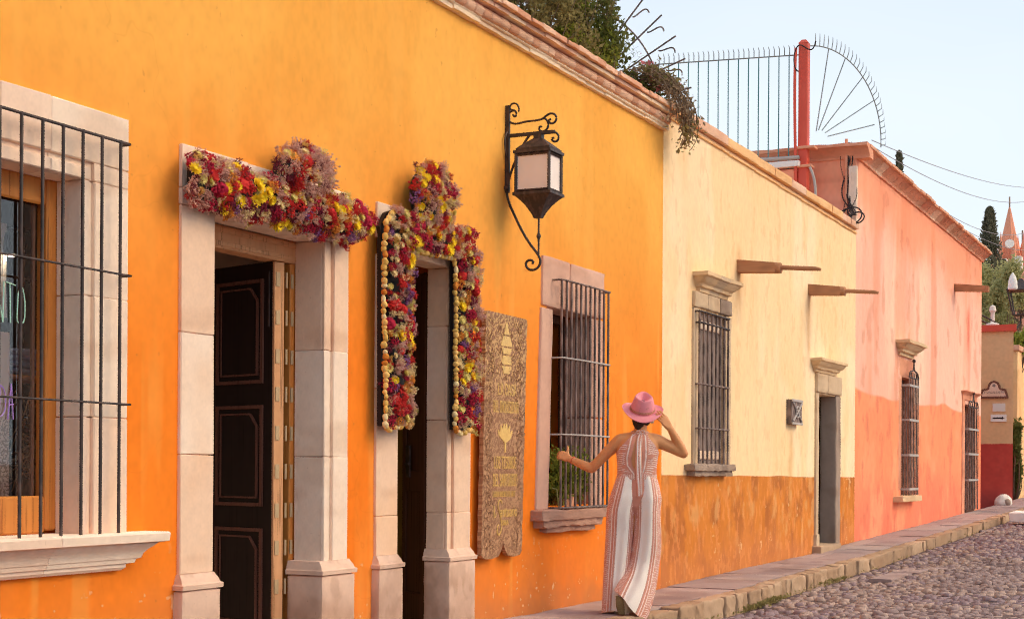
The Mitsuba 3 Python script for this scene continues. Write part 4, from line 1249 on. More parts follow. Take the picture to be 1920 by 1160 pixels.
# cable bundles on the pink side wall
k = thing('cable_bundle', 'tangled black cables running down the pink side wall', 'cables')
rng = np.random.default_rng(5)
for j in range(9):
    y0 = .16 + rng.normal(0, .05)
    q = [(22.47, y0, 5.95), (22.46, y0 + rng.normal(0, .02), 5.5), (22.44, y0 + rng.normal(-.02, .04), 5.1), (22.40, .08 + rng.normal(0, .05), 4.93), (22.3, -.02 + rng.normal(0, .04), 4.86)]
    add(k + '__cable', tube(smoothpath(q, 24), rng.uniform(.004, .010), 5), 'm_cable')
for j in range(3):
    a = np.linspace(0, 6.3, 20)
    c = np.array([22.32 - .04 * j, -.06 + .07 * j, 4.82 + .03 * j])
    r = (.11, .16, .09)[j]
    add(k + '__coil', tube(np.stack([c[0] + .05 * np.sin(a), c[1] + r * np.cos(a) * .9, c[2] + r * np.sin(a) * .8], 1), .011, 6), 'm_cable')
add(k + '__conduit', bar((22.46, .14, 4.7), (22.46, .14, 6.0), .022), 'm_pinktrim')
add(k + '__flashing', rock(22.44, 22.52, -.02, .10, 4.75, 5.6, .01, 3, 8), 'm_stone_pale', smooth=40)


def sag(p0, p1, s, n=24):
    t = np.linspace(0, 1, n)[:, None]
    q = np.asarray(p0) * (1 - t) + np.asarray(p1) * t
    q[:, 2] -= s * 4 * (t * (1 - t))[:, 0]
    return q


src = np.array([22.6, -.2, 5.98])
for i, (px, py, s_, lab) in enumerate(((1925, 352, .15, 'uppermost overhead cable crossing the sky at right'), (1925, 378, .3, 'second overhead cable from the top at right'), (1925, 436, .5, 'third overhead cable crossing below the others'), (1925, 470, .35, 'lowest overhead cable in front of the church'))):
    add('overhead_cable', tube(sag(src + [0, .05 * i, -.05 * i], at(px, py, 46), s_), .007, 4), 'm_cablefar', label=lab, category='cable', group='overhead cables')

# ------------------------------------------------------------------ street lamp and stray things at the far right
k = thing('street_lamp', 'black four sided street lamp cut by the right edge above the tan house', 'lamp')
c = at(1914, 568, 37.0)
hw, hb = .27, .16
zt, zb = c[2] + .28, c[2] - .28
add(k + '__frame', cat([bar((c[0] + sx * hw, c[1] + sy * hw, zt), (c[0] + sx * hb, c[1] + sy * hb, zb), .018) for sx in (-1, 1) for sy in (-1, 1)] + [blk(c[0] - hw - .03, c[0] + hw + .03, c[1] - hw - .03, c[1] + hw + .03, zt, zt + .03), blk(c[0] - hb - .01, c[0] + hb + .01, c[1] - hb - .01, c[1] + hb + .01, zb - .03, zb)]), 'm_iron')
add(k + '__roof', rloft([(c[0] - hw - .02, c[0] + hw + .02, c[1] - hw - .02, c[1] + hw + .02, zt + .03), (c[0] - .1, c[0] + .1, c[1] - .1, c[1] + .1, zt + .2), (c[0] - .03, c[0] + .03, c[1] - .03, c[1] + .03, zt + .3)]), 'm_iron')
add(k + '__arm', cat([tube(smoothpath([(c[0], c[1], zb - .03), (c[0], c[1] + .02, zb - .25), (c[0] - .3, c[1] + .25, zb - .38), (36.4, .0, zb - .42)], 16), .02)]), 'm_iron', smooth=True)
b = at(1899, 527, 36.6)
k = thing('white_finial', 'white urn shaped ornament seen beside the street lamp roof', 'ornament')
add(k, loft([[(b[0] + r * math.cos(a), b[1] + r * math.sin(a), b[2] + z) for a in np.arange(14) * 2 * np.pi / 14] for r, z in ((.10, -.20), (.115, -.17), (.10, 0), (.07, .10), (.03, .17), (.01, .20))]), 'm_white', smooth=40)
b = at(1881, 590, 36.6)
k = thing('roof_bird_ornament', 'small white pedestal ornament on the tan house roof', 'ornament')
add(k, loft([[(36.4 + r * math.cos(a), b[1] + r * math.sin(a), z) for a in np.arange(12) * 2 * np.pi / 12] for r, z in ((.16, 4.43), (.15, 4.5), (.05, 4.53), (.045, 4.75), (.08, 4.8), (.06, 4.9), (.01, 4.93))]), 'm_whitestone', smooth=40)
b = at(1881, 940, 34.6)
zg = zp(b[0])
k = thing('white_boulder', 'whitewashed boulder with a dark hollow on the pavement by the red dado', 'rock')
m = trimesh.creation.icosphere(3, 1.0)
m.vertices = m.vertices * [.22, .19, .20] * (1 + .25 * (meshkit.fbm(m.vertices * 2.2 + 3, 3) - .5))[:, None]
m.vertices[:, 2] = np.maximum(m.vertices[:, 2], -.05)
m.vertices += [b[0], b[1], zg + .04]
add(k + '__body', m, 'm_whitestone', smooth=True)
add(k + '__hollow', ball((b[0] - .13, b[1] - .10, zg + .06), .085), 'm_stone_dark', smooth=True)
b = at(1914, 969, 29)
k = thing('white_kerb_block', 'white painted block lying in the street at the right edge', 'block')
add(k, blk(b[0] - .4, b[0] + .4, b[1] - .22, b[1] + .16, b[2] - .08, b[2] + .10, .02, .006), 'm_white', smooth=30)

# ------------------------------------------------------------------ wall lantern
k = thing('wall_lantern', 'iron bracket lantern with frosted panes on the orange wall', 'lantern')
LX = 10.85


def LP(px, py):
    return (LX, -(px - 949) * .00455, 3.76 - (py - 250) * .00413)


def lt(key, pts, r=.0085, n=40, sm=True):
    q = [LP(*p) for p in pts]
    add(k + key, tube(smoothpath(q, n) if sm else q, r, 7), 'm_iron', smooth=True)


add(k + '__wall_plate', blk(LX - .012, LX + .012, -.035, .002, 3.32, 4.0, .003), 'm_iron')
add(k + '__side_loop', tube(smoothpath([(LX, -.02, 3.80), (LX - .05, -.02, 3.74), (LX - .05, -.02, 3.66), (LX, -.02, 3.58)], 14), .007), 'm_iron')
add(k + '__wall_lug', blk(LX - .03, LX + .03, -.03, .002, 3.34, 3.37), 'm_iron')
add(k + '__arm', blk(LX - .012, LX + .012, -.42, -.01, 3.748, 3.775, .003), 'm_iron')
lt('__scroll', [(957, 211), (964, 214), (969, 208), (967, 203), (973, 206), (972, 194), (964, 189), (957, 194), (958, 199), (963, 201)][4:] + [], .007)
lt('__scroll', [(962, 210), (968, 213), (968, 205), (960, 203), (954, 209), (953, 218), (961, 226), (985, 226), (1010, 225), (1019, 223), (1030, 216), (1040, 217), (1044, 225), (1040, 233), (1033, 233), (1030, 228), (1034, 226)], .0085, 80)
lt('__scroll', [(1019, 223), (1028, 230), (1028, 241), (1021, 247), (1014, 245), (1012, 240), (1017, 238)], .0085)
lt('__scroll', [(1010, 249), (1030, 249), (1042, 251), (1048, 258), (1047, 266), (1040, 268), (1036, 263), (1040, 261)], .0085)
lt('__brace', [(995, 251), (985, 265), (974, 285), (962, 312), (955, 335), (952, 356), (956, 375), (963, 392), (981, 430), (1000, 461), (1012, 478), (1016, 490), (1011, 501), (1000, 505), (991, 500), (989, 491), (995, 486), (1002, 489), (1001, 494)], .010, 90)
LYC, LHW, LHS = -.285, .140, .115
body = lambda q, z: [(LX - LHS * q, LYC - LHW * q), (LX + LHS * q, LYC - LHW * q), (LX + LHS * q, LYC + LHW * q), (LX - LHS * q, LYC + LHW * q)]


def LR(q, z):
    return [(a, b, z) for a, b in body(q, z)]


zt, zb = 3.595, 3.295
fr = [bar((a, b, zb), (a, b, zt), .013, 4) for a, b in body(1, 0)]
fr += [rloft([(LX - LHS * 1.13, LX + LHS * 1.13, LYC - LHW * 1.13, LYC + LHW * 1.13, zt), (LX - LHS * 1.13, LX + LHS * 1.13, LYC - LHW * 1.13, LYC + LHW * 1.13, zt + .022)]), rloft([(LX - LHS * 1.0, LX + LHS * 1.0, LYC - LHW * 1.0, LYC + LHW * 1.0, zt + .022), (LX - LHS * 1.02, LX + LHS * 1.02, LYC - LHW * 1.02, LYC + LHW * 1.02, zt + .04)]),
       rloft([(LX - LHS * 1.15, LX + LHS * 1.15, LYC - LHW * 1.15, LYC + LHW * 1.15, zb - .022), (LX - LHS * 1.15, LX + LHS * 1.15, LYC - LHW * 1.15, LYC + LHW * 1.15, zb)])]
for z in (zt - .012, zb + .012):
    q = body(1, 0)
    fr += [bar((*q[i], z), (*q[(i + 1) % 4], z), .010, 4) for i in range(4)]
add(k + '__frame', cat(fr), 'm_iron')
add(k + '__roof', loft([LR(1.0, zt + .04), LR(.62, zt + .085), LR(.24, zt + .125), LR(.24, zt + .17)]), 'm_iron')
add(k + '__base', loft([LR(1.08, zb - .022), LR(.86, zb - .05), LR(.58, zb - .095), LR(.36, zb - .145), LR(.25, zb - .175), LR(.22, zb - .19)]), 'm_iron')
q = body(.94, 0)
for i in range(4):
    a, b = np.array(q[i]), np.array(q[(i + 1) % 4])
    v = np.array([[*a, zb], [*b, zb], [*b, zt], [*a, zt]])
    add(k + '__pane', trimesh.Trimesh(v, [[0, 1, 2], [0, 2, 3]], process=False), 'm_frosted')
add(k + '__drop_rod', cat([bar((LX, LYC - .004, 2.80), (LX, LYC - .004, zb - .18), .008), ball((LX, LYC - .004, 2.965), .018), bar((LX, LYC - .004, 2.94), (LX, LYC - .004, 2.99), .012)]), 'm_iron')

# ------------------------------------------------------------------ carved sign board
k = thing('carved_sign_board', 'tall carved wooden sign board with gilt lettering and a scalloped edge', 'sign')
prof = []
zs = np.linspace(.52, 2.34, 38)
left = [(10.425 - .055 * (2.34 - z) / 1.82 - .013 * abs(math.sin((z) * 17)), z) for z in zs]
right = [(11.135 - .075 * (2.34 - z) / 1.82 + .013 * abs(math.sin((z) * 17 + .4)), z) for z in zs[::-1]]
foot = [(11.03, .495), (10.92, .485), (10.82, .50), (10.77, .54), (10.735, .60), (10.70, .54), (10.65, .50), (10.54, .485), (10.42, .49)]
bp = Polygon(left[::-1][::-1] + [(10.45, 2.36), (11.12, 2.352)] + right + foot).buffer(0)
add(k + '__board', prism(bp, -.095, -.060), 'm_board')
add(k + '__batten', cat([blk(10.55, 10.62, -.06, .002, .7, 2.2), blk(10.92, 10.99, -.06, .002, .7, 2.2)]), 'm_wood_brown')


def wtext(s, h, sc, z, y, mm, key, wide=None, bold=False, depth=.004):
    m = meshkit.text_mesh(s, h, depth, bold)
    v = m.vertices
    w = m.bounds[1, 0] - m.bounds[0, 0]
    f = (wide / w) if wide else 1.0
    v0 = (v[:, 0] - m.bounds[0, 0]) * f
    m.vertices = np.stack([sc - w * f / 2 + v0, y - v[:, 2], z + v[:, 1]], 1)
    add(key, m, mm)


SB = k + '__lettering'
wtext('LA CASA', .090, 10.79, 1.735, -.095, 'm_gold', SB, .32)
wtext('DEL INQUISIDOR', .090, 10.77, 1.60, -.095, 'm_gold', SB, .44)
wtext('LOS TESOROS', .095, 10.76, 1.17, -.095, 'm_gold', SB, .38)
wtext('DEL SANTUARIO', .095, 10.76, 1.035, -.095, 'm_gold', SB, .42)
wtext('TIENDA MUEBLES DE ARTE', .042, 10.74, .955, -.095, 'm_gold', SB, .40)
wtext('antuario', .075, 10.82, .80, -.095, 'm_gold', SB, .30)
wtext('SMA', .04, 10.76, .735, -.095, 'm_gold', SB, .12)
add(SB, cat([tube([(a, -.098, b) for a, b in smoothpath([(10.70, 0, .905), (10.665, 0, .93), (10.635, 0, .90), (10.655, 0, .84), (10.69, 0, .76), (10.68, 0, .685), (10.64, 0, .665), (10.62, 0, .70), (10.645, 0, .74)], 30)[:, [0, 2]]], .0055, 5), bar((10.565, -.098, .80), (10.568, -.098, .89), .005, 5), tube(smoothpath([(10.568, -.098, .80), (10.59, -.098, .803), (10.60, -.098, .83)], 8), .004, 5)]), 'm_gold')
palm = unary_union([Polygon([(10.742, 1.295), (10.768, 1.295), (10.765, 1.42), (10.745, 1.42)])] + [Polygon([(10.755, 1.37), (10.755 + .12 * math.sin(a) - .03 * math.cos(a), 1.40 + .085 * math.cos(a) * .7 - .0), (10.755 + .145 * math.sin(a), 1.395 + .12 * math.cos(a)), (10.755 + .09 * math.sin(a) + .03 * math.cos(a), 1.38 + .05 * math.cos(a))]).buffer(.006) for a in (-1.0, -.55, -.15, .15, .55, 1.0)])
add(k + '__gilt_emblem', prism(palm, -.099, -.094), 'm_gold')
urn = unary_union([Polygon([(10.77 + w * sgn, z) for sgn, rows in ((-1, 1), (1, -1)) for w, z in [(.05, 1.90), (.09, 1.97), (.06, 2.05), (.10, 2.12), (.05, 2.20), (.03, 2.24), (.012, 2.29)][::rows]]).buffer(0)])
urn = urn.difference(unary_union([sbox(10.6, z, 11, z + .012) for z in (1.96, 2.04, 2.10, 2.19)]))
add(k + '__gilt_emblem', prism(urn, -.099, -.094), 'm_gold')
rng = np.random.default_rng(77)
cv = []
for _ in range(520):
    z = rng.uniform(.55, 2.30)
    e = rng.random() < .62
    x0 = (rng.choice([10.50, 11.03]) + rng.normal(0, .035)) if e else rng.uniform(10.5, 11.05)
    if not e and .66 < z < 1.86:
        continue
    x0 -= .055 * (2.34 - z) / 1.82
    a = rng.uniform(0, 6.28)
    r = rng.uniform(.012, .03)
    th = np.linspace(a, a + rng.uniform(2.5, 5), 9)
    rr = r * np.linspace(.35, 1, 9)
    q = np.stack([x0 + rr * np.cos(th), np.full(9, -.096), z + rr * np.sin(th)], 1)
    if bp.buffer(-.01).contains(Polygon([(x0 - .01, z), (x0 + .01, z), (x0, z + .01)])):
        cv.append(tube(q, .0045, 4))
add(k + '__carved_scroll', cat(cv), 'm_board', kind='stuff')


# ------------------------------------------------------------------ dried flower garlands
def petals(n, r0, r1, lift, wd, rot=0.0, z0=0.0):
    v, f = [], []
    for i in range(n):
        a = 2 * np.pi * i / n + rot
        d, s = np.array([math.cos(a), math.sin(a), 0]), np.array([-math.sin(a), math.cos(a), 0])
        b = len(v)
        up = np.array([0, 0, 1.0])
        v += [d * r0 + up * z0, d * (r0 + r1) / 2 + s * wd + up * (z0 + lift * .6), d * r1 + up * (z0 + lift), d * (r0 + r1) / 2 - s * wd + up * (z0 + lift * .6)]
        f += [[b, b + 1, b + 2], [b, b + 2, b + 3]]
    return trimesh.Trimesh(np.array(v), np.array(f), process=False)


def fl_straw(seed):
    """papery everlasting daisy: rings of stiff petals round a button"""
    r = np.random.default_rng(seed)
    ms = [petals(11, .15, 1.0, .30, .26, r.uniform(0, 1)), petals(10, .12, .84, .50, .24, r.uniform(0, 1), .08), petals(8, .1, .62, .62, .2, r.uniform(0, 1), .15)]
    b = trimesh.creation.icosphere(1, .30)
    b.vertices = b.vertices * [1, 1, .7] + [0, 0, .35]
    return cat(ms + [b])


def fl_cluster(seed, n=64, size=.155, flat=.75):
    """domed head of many small florets"""
    r = np.random.default_rng(seed)
    ms = []
    tet = trimesh.creation.icosphere(0, 1.0)
    for i in range(n):
        d = r.normal(0, 1, 3); d[2] = abs(d[2]) * flat
        d /= np.linalg.norm(d)
        t = tet.copy()
        t.vertices = t.vertices[:, :] * size * r.uniform(.6, 1.25) * [1, 1, 1] * r.uniform(.7, 1.2, 3) + d * r.uniform(.5, 1.18)
        ms.append(t)
    return cat(ms)


def fl_comb(seed):
    """crumpled cockscomb head"""
    r = np.random.default_rng(seed)
    m = trimesh.creation.icosphere(3, 1.0)
    v = m.vertices
    n = meshkit.noise(v * 3.2 + seed * 3.3) * .6 + meshkit.noise(v * 7.5 + seed) * .5
    m.vertices = v * (0.55 + .75 * n)[:, None] * [1, 1, .8]
    return m


def fl_spray(seed, n=26):
    """airy spray: thin stems with tiny seed heads"""
    r = np.random.default_rng(seed)
    ms = []
    for i in range(n):
        d = r.normal(0, 1, 3); d[2] = abs(d[2]) + .35
        d /= np.linalg.norm(d)
        L = r.uniform(.75, 1.55)
        b = d * L + r.normal(0, .12, 3)
        ms.append(tube([d * .05, d * L * .5 + r.normal(0, .04, 3), b], .022, 3))
        for j in range(4):
            q = trimesh.creation.icosphere(0, 1.0)
            q.vertices = q.vertices * r.uniform(.05, .10) * [1, 1, 1.3] + d * L * r.uniform(.55, 1.0) + r.normal(0, .10, 3)
            ms.append(q)
    return cat(ms)


FM = {'straw': [mikit.ply(fl_straw(i), None) for i in range(3)], 'cluster': [mikit.ply(fl_cluster(i), None) for i in range(4)],
      'comb': [mikit.ply(fl_comb(i), None, smooth=50) for i in range(3)], 'spray': [mikit.ply(fl_spray(i), None) for i in range(5)]}
FRAW = {'straw': [fl_straw(i) for i in range(3)], 'cluster': [fl_cluster(i) for i in range(4)], 'spray': [fl_spray(i) for i in range(5)]}
KINDS = [('red_flower', 'comb', 'red', .042, 4), ('red_flower', 'cluster', 'red', .046, 13), ('crimson_flower', 'comb', 'crimson', .042, 4), ('crimson_flower', 'cluster', 'crimson', .046, 13),
         ('yellow_flower', 'straw', 'yellow', .050, 12), ('purple_statice', 'cluster', 'purple', .044, 4), ('cream_flower', 'straw', 'cream', .036, 13), ('cream_spray', 'spray', 'cream', .044, 10),
         ('rose_spray', 'spray', 'rose', .050, 15), ('orange_flower', 'cluster', 'orange', .040, 8), ('plum_flower', 'cluster', 'plum', .042, 7), ('straw_flower', 'straw', 'straw', .038, 11)]


def orient(d, spin):
    d = d / np.linalg.norm(d)
    a = np.cross(d, [0.3, .1, 1]); a /= np.linalg.norm(a)
    b = np.cross(d, a)
    c, s = math.cos(spin), math.sin(spin)
    M = np.eye(4)
    M[:3, 0], M[:3, 1], M[:3, 2] = a * c + b * s, b * c - a * s, d
    return M


def plant_flowers(key, regions, spacing, rng, wts=None, most=295):
    """regions: functions u, v in [0,1] -> (point, outward direction); flowers by dart throwing"""
    got, order = [], []
    for fn, n, w in regions:
        for _ in range(n):
            p, d = fn(rng.random(), rng.random())
            if all(np.linalg.norm(p - q) > spacing for q in got):
                got.append(p)
                order.append((p, d, w))
    hubs = [order[i][0] for i in rng.choice(len(order), max(6, len(order) // 4), replace=False)]
    filler = {}
    W0 = np.array([x[4] for x in KINDS], float)
    for i, (p, d, w) in enumerate(order):
        ww = W0 * (w if w is not None else 1)
        # neighbours tend to be of one kind, as they are wired in bunches
        r2 = np.random.default_rng(int(np.argmin([np.linalg.norm(p - q) for q in hubs])) + 5)
        j = int((r2 if rng.random() < .38 else rng).choice(len(KINDS), p=ww / ww.sum()))
        nm, shp, col, size, _ = KINDS[j]
        d = d + rng.normal(0, .28, 3)
        M = orient(d, rng.uniform(0, 6.28))
        s = size * .88 * rng.uniform(.72, 1.25)
        M[:3, :3] *= s
        M[:3, 3] = p + d / np.linalg.norm(d) * (.012 if shp == 'spray' else .018)
        v = int(rng.integers(len(FM[shp])))
        if i < most:
            copy(key + '__' + nm, FM[shp][v], T(M), 'm_fl_' + col)
        else:
            m = (FRAW.get(shp) or FRAW['cluster'])[v % 3].copy()
            m.apply_transform(M)
            filler.setdefault(col, []).append(m)
    # small stuffing between the heads: dry tips and seed heads
    for p, d, w in order:
        for _ in range(1 + int(rng.random() < .35)):
            col = rng.choice(['rose', 'cream', 'plum', 'straw', 'red', 'orange', 'gold'], p=[.24, .12, .20, .10, .20, .07, .07])
            m = FRAW['spray'][int(rng.integers(5))].copy()
            M = orient(d + rng.normal(0, .5, 3), rng.uniform(0, 6.28))
            M[:3, :3] *= rng.uniform(.022, .038)
            M[:3, 3] = p + rng.normal(0, .025, 3) * [1, .4, 1]
            m.apply_transform(M)
            filler.setdefault(col, []).append(m)
    for col in sorted(filler):
        add(key + '__' + col + '_filling', cat(filler[col]), 'm_fl_' + col, kind='stuff')


G1 = thing('lintel_garland', 'straight garland of dried flowers with a tuft, laid along the wide door lintel', 'garland')
rng = np.random.default_rng(101)


def g1(u, v):
    s = 6.72 + 1.82 * u
    z = 2.745 + (-.125 + .25 * v) * (1.0 if .04 < u < .97 else .6) - .02 * math.sin(u * 3.1)
    y = -.075 - .085 * math.sin(math.pi * v)
    return np.array([s, y, z]), np.array([.35 * (u - .5), -1, (v - .45) * 1.5])


def g1top(u, v):
    a, r = u * 2 * math.pi, math.sqrt(v)
    s, z = 7.80 + .27 * r * math.cos(a), 2.945 + .120 * r * math.sin(a)
    return np.array([s, -.07 - .15 * math.sqrt(max(0, 1 - r * r * .9)), z]), np.array([math.cos(a) * r * 1.1, -.9, math.sin(a) * r * 1.1])


wt = np.array([1, 1, 1, 1, 1, 1, 1, 1, 1, 1, 1, 1.])
wtop = np.array([.3, .6, .3, .8, .05, .7, .1, .35, 4.2, .3, 2.5, .1])
add(G1 + '__backing_board', prism(sbox(6.80, 2.64, 8.50, 2.85), -.070, -.054), 'm_black')
add(G1 + '__backing_board', prism(Polygon([(7.56, 2.8), (7.62, 2.97), (7.7, 3.02), (7.9, 3.02), (7.98, 2.95), (8.0, 2.8)]), -.076, -.056), 'm_black')
plant_flowers(G1, [(g1top, 240, wtop), (g1, 1300, wt)], .041, rng)
# tall feathery tips standing out of the tuft
tips = []
for j in range(46):
    a = rng.normal(.25, .75)
    L = rng.uniform(.04, .10)
    p = np.array([7.82 + .22 * math.sin(a), -.13 + rng.normal(0, .03), 2.945 + .11 * math.cos(a)])
    e = p + np.array([math.sin(a) * L, -.02, math.cos(a) * L])
    tips.append(tube([p, (p + e) / 2 + rng.normal(0, .008, 3), e], .0022, 3))
    for q in np.linspace(.4, 1, 5):
        b = trimesh.creation.icosphere(0, rng.uniform(.004, .008))
        b.apply_translation(p * (1 - q) + e * q + rng.normal(0, .006, 3))
        tips.append(b)
add(G1 + '__feathery_tips', cat(tips), 'm_fl_rose', kind='stuff')

G2F = thing('flower_arch', 'crested arch of dried flowers on a black board framing the narrow doorway', 'garland')
rng = np.random.default_rng(202)
YB = -.088


def rect(s0, s1, z0, z1):
    def fn(u, v):
        return np.array([s0 + (s1 - s0) * u, YB - .03 * math.sin(math.pi * u) - .01, z0 + (z1 - z0) * v]), np.array([(u - .5) * 1.1, -1, .15])
    return fn


def crown(u, v):
    a, r = u * 2 * math.pi, math.sqrt(v)
    s, z = 9.40 + .27 * r * math.cos(a), 3.06 + .20 * r * math.sin(a)
    return np.array([s, YB - .02 - .08 * math.sqrt(max(0, 1 - .9 * r * r)), z]), np.array([math.cos(a) * r, -1, math.sin(a) * r])


def sl_left(v):
    return 8.72 + .05 * (2.7 - v) / 1.3


bl = unary_union([Polygon([(8.775, 1.44), (9.10, 1.44), (9.10, 2.70), (8.76, 2.70)]), Polygon([(9.79, 1.44), (10.09, 1.44), (10.12, 2.74), (9.78, 2.74)]), Polygon([(8.77, 2.70), (10.12, 2.70), (10.06, 2.86), (9.9, 2.90), (8.98, 2.92), (8.83, 2.87), (8.74, 2.76)]), Polygon([(9.41 + .225 * math.cos(a), 3.05 + .20 * math.sin(a)) for a in np.linspace(0, 6.28, 24)])])
add(G2F + '__board', prism(bl.buffer(-.008), YB, -.058), 'm_black')
wcol = np.array([1, 1, 1.2, 1.2, 1.1, 1.5, 1.1, 1, 1, 1, .7, 1.3])
wcr = np.array([1.6, 1.3, 1.3, 1, 1.4, .5, 1, 1.5, 1, .8, .3, 1.2])
plant_flowers(G2F, [(rect(8.84, 9.13, 1.46, 2.66), 420, wcol), (rect(9.83, 10.12, 1.46, 2.74), 420, wcol), (rect(8.84, 10.05, 2.68, 2.89), 380, wcr), (crown, 380, wcr)], .042, rng, most=290)
# edging of dried corn husks and fruit slices
def edging(path):
    p = smoothpath(path, 200)
    L = np.r_[0, np.cumsum(np.linalg.norm(np.diff(p, axis=0), axis=1))]
    t = 0.0
    out = []
    while t < L[-1]:
        d = rng.uniform(.028, .052)
        q = np.array([np.interp(t + d / 2, L, p[:, i]) for i in range(3)])
        e = np.array([np.interp(min(t + d, L[-1]), L, p[:, i]) - np.interp(t, L, p[:, i]) for i in range(3)])
        m = trimesh.creation.icosphere(2, 1.0)
        m.vertices = m.vertices * [.019 * rng.uniform(.8, 1.2), .020, d * .60]
        m.vertices *= (1 + .35 * (meshkit.noise(m.vertices * 60 + t * 31) - .5))[:, None]
        M = orient(e, 0)
        m.apply_transform(M)
        m.apply_translation(q + rng.normal(0, .004, 3))
        add(G2F + '__husk_edging', m, rng.choice(['m_fl_gold', 'm_fl_gold', 'm_fl_husk', 'm_fl_husk', 'm_fl_orange', 'm_fl_cream']), smooth=50)
        t += d * 1.02
E1, = (YB - .03,)
edging([(9.10, E1, 1.44), (8.90, E1, 1.435), (8.80, E1, 1.44), (8.785, E1, 1.55), (8.78, E1, 1.9), (8.765, E1, 2.3), (8.765, E1, 2.62), (8.80, E1, 2.80), (8.90, E1, 2.88)])
edging([(10.09, E1, 1.44), (9.90, E1, 1.43), (9.785, E1, 1.44), (9.775, E1, 1.6), (9.77, E1, 2.0), (9.765, E1, 2.4), (9.76, E1, 2.64)])
edging([(9.22, E1, 2.66), (9.4, E1, 2.655), (9.6, E1, 2.665), (9.72, E1, 2.67)])

# fern behind the bars of the small window
rng = np.random.default_rng(303)
k = thing('window_fern', 'bushy green plant standing behind the bars of the small window', 'plant')
pts, st = [], []
for j in range(46):
    b = np.array([rng.uniform(11.9, 12.4), rng.uniform(-.03, .14), .86])
    e = b + np.array([rng.normal(0, .16), rng.uniform(-.09, .05), rng.uniform(.16, .50)])
    e[0] = np.clip(e[0], 11.74, 12.60)
    e[1] = np.clip(e[1], -.085, .2)
    q = smoothpath([b, b * .45 + e * .55 + [0, 0, .05], e], 9)
    st.append(tube(q, .003, 4))
    for p in q[2:]:
        for _ in range(5):
            pts.append(p + rng.normal(0, .018, 3))
add(k + '__foliage', leafcloud(np.array(pts), .055, rng, up=.2), 'm_leaf_bright', kind='stuff')
add(k + '__stem', cat(st), 'm_leaf')
add(k + '__pot', loft([[(12.15 + r * math.cos(a), .06 + r * .7 * math.sin(a), z) for a in np.arange(16) * 2 * np.pi / 16] for r, z in ((.11, .842), (.14, .95), (.13, .955))]), 'm_terracotta', smooth=40)
add(k + '__prop_stick', tube([(11.86, -.02, .845), (11.80, -.03, 1.0), (11.77, .0, 1.01)], .006, 5), 'm_leaf_pale')


# ------------------------------------------------------------------ the woman on the pavement
GX, GY = 11.768, -.705
SC = 229.4


def pw(u, w, v):
    """person frame: u to the right as seen from behind, w forward, v up"""
    return np.array([GX, GY, 0]) + RT * u + FW * w + np.array([0, 0, 1.0]) * v


def wm(m):
    v = np.asarray(m.vertices)
    m.vertices = np.array([GX, GY, 0]) + v[:, :1] * RT + v[:, 1:2] * FW + v[:, 2:] * np.array([0, 0, 1.0])
    m.invert() if np.dot(np.cross(RT, FW), [0, 0, 1]) < 0 else None
    return m


def skin_f(p, n, uv):
    c = mix((0.66, 0.285, 0.11), (0.74, 0.35, 0.15), fbm(p.x * 14, p.y * 14, p.z * 14))
    c = mix(c, C(0.62, 0.20, 0.10), smoothstep(.5, .75, fbm(p.x * 7, p.y * 7, p.z * 7 + 2)) * .4)
    return c * (.93 + .12 * noise(p.x * 160, p.y * 160, p.z * 160))


mat('m_skin', skin_f, .5, spec=.4)
mat('m_hair', lambda p, n, uv: mix((.018, .010, .007), (.055, .03, .02), noise(p.x * 90, p.y * 90, p.z * 12)), .45)
mat('m_hat', lambda p, n, uv: mix((0.74, 0.26, 0.31), (0.82, 0.33, 0.38), fbm(p.x * 25, p.y * 25, p.z * 25)) * (.94 + .1 * noise(p.x * 220, p.y * 220, p.z * 220)), .9, sheen=.6, spec=.1)
mat('m_hatband', (0.50, 0.22, 0.14), .7)
mat('m_cork', lambda p, n, uv: mix((.20, .135, .06), (.30, .21, .10), noise(p.x * 120, p.y * 120, p.z * 120)), .9)
mat('m_wedge', (0.62, 0.47, 0.31), .8)
ROSE, WHITE = (0.64, 0.285, 0.21), (0.85, 0.78, 0.72)


def zig(u, v):
    """woven white dashes on rose"""
    t = v * 62 + 1.6 * dr.abs(u * 9 - dr.floor(u * 9) - .5) + 1.3 * noise(u * 13, v * 9)
    s = t - dr.floor(t)
    return smoothstep(.54, .64, s) * smoothstep(1.0, .92, s) * smoothstep(.22, .40, noise(u * 22 + 7, v * 47))


def band(u, a, b):
    return smoothstep(a - .004, a + .004, u) * smoothstep(b + .004, b - .004, u)


def f_leg(p, n, uv):
    """stripes run down the cloth: uv.x across from outer seam to inner seam, uv.y up the leg in metres"""
    u, v = uv.x, uv.y
    c = mix(ROSE, WHITE, zig(u, v) * band(u, -.02, .255) * .85)
    c = mix(c, C(*WHITE), band(u, .262, .285) + band(u, .34, .355))
    c = mix(c, C(*WHITE), band(u, .405, .700))
    c = mix(c, C(.45, .30, .27), band(u, .39, .402) + band(u, .705, .715))
    c = mix(c, C(*WHITE), band(u, .735, .752))
    c = mix(c, C(*WHITE), zig(u, v) * band(u, .80, 1.02) * .8)
    return c * (.95 + .1 * noise(u * 240, v * 320))


def f_bod(p, n, uv):
    u, v = uv.x, uv.y
    e = dr.abs(u)
    c = mix(ROSE, WHITE, zig(u * .7 + 3, v) * smoothstep(.050, .056, e) * .9)
    c = mix(c, C(*WHITE), band(e, .030, .040) * .9)
    return c * (.95 + .1 * noise(u * 300, v * 320))


def f_tie(p, n, uv):
    u = uv.x
    c = mix(ROSE, WHITE, band(u, .30, .62))
    return mix(c, C(.62, .42, .33), band(u, .80, .9))


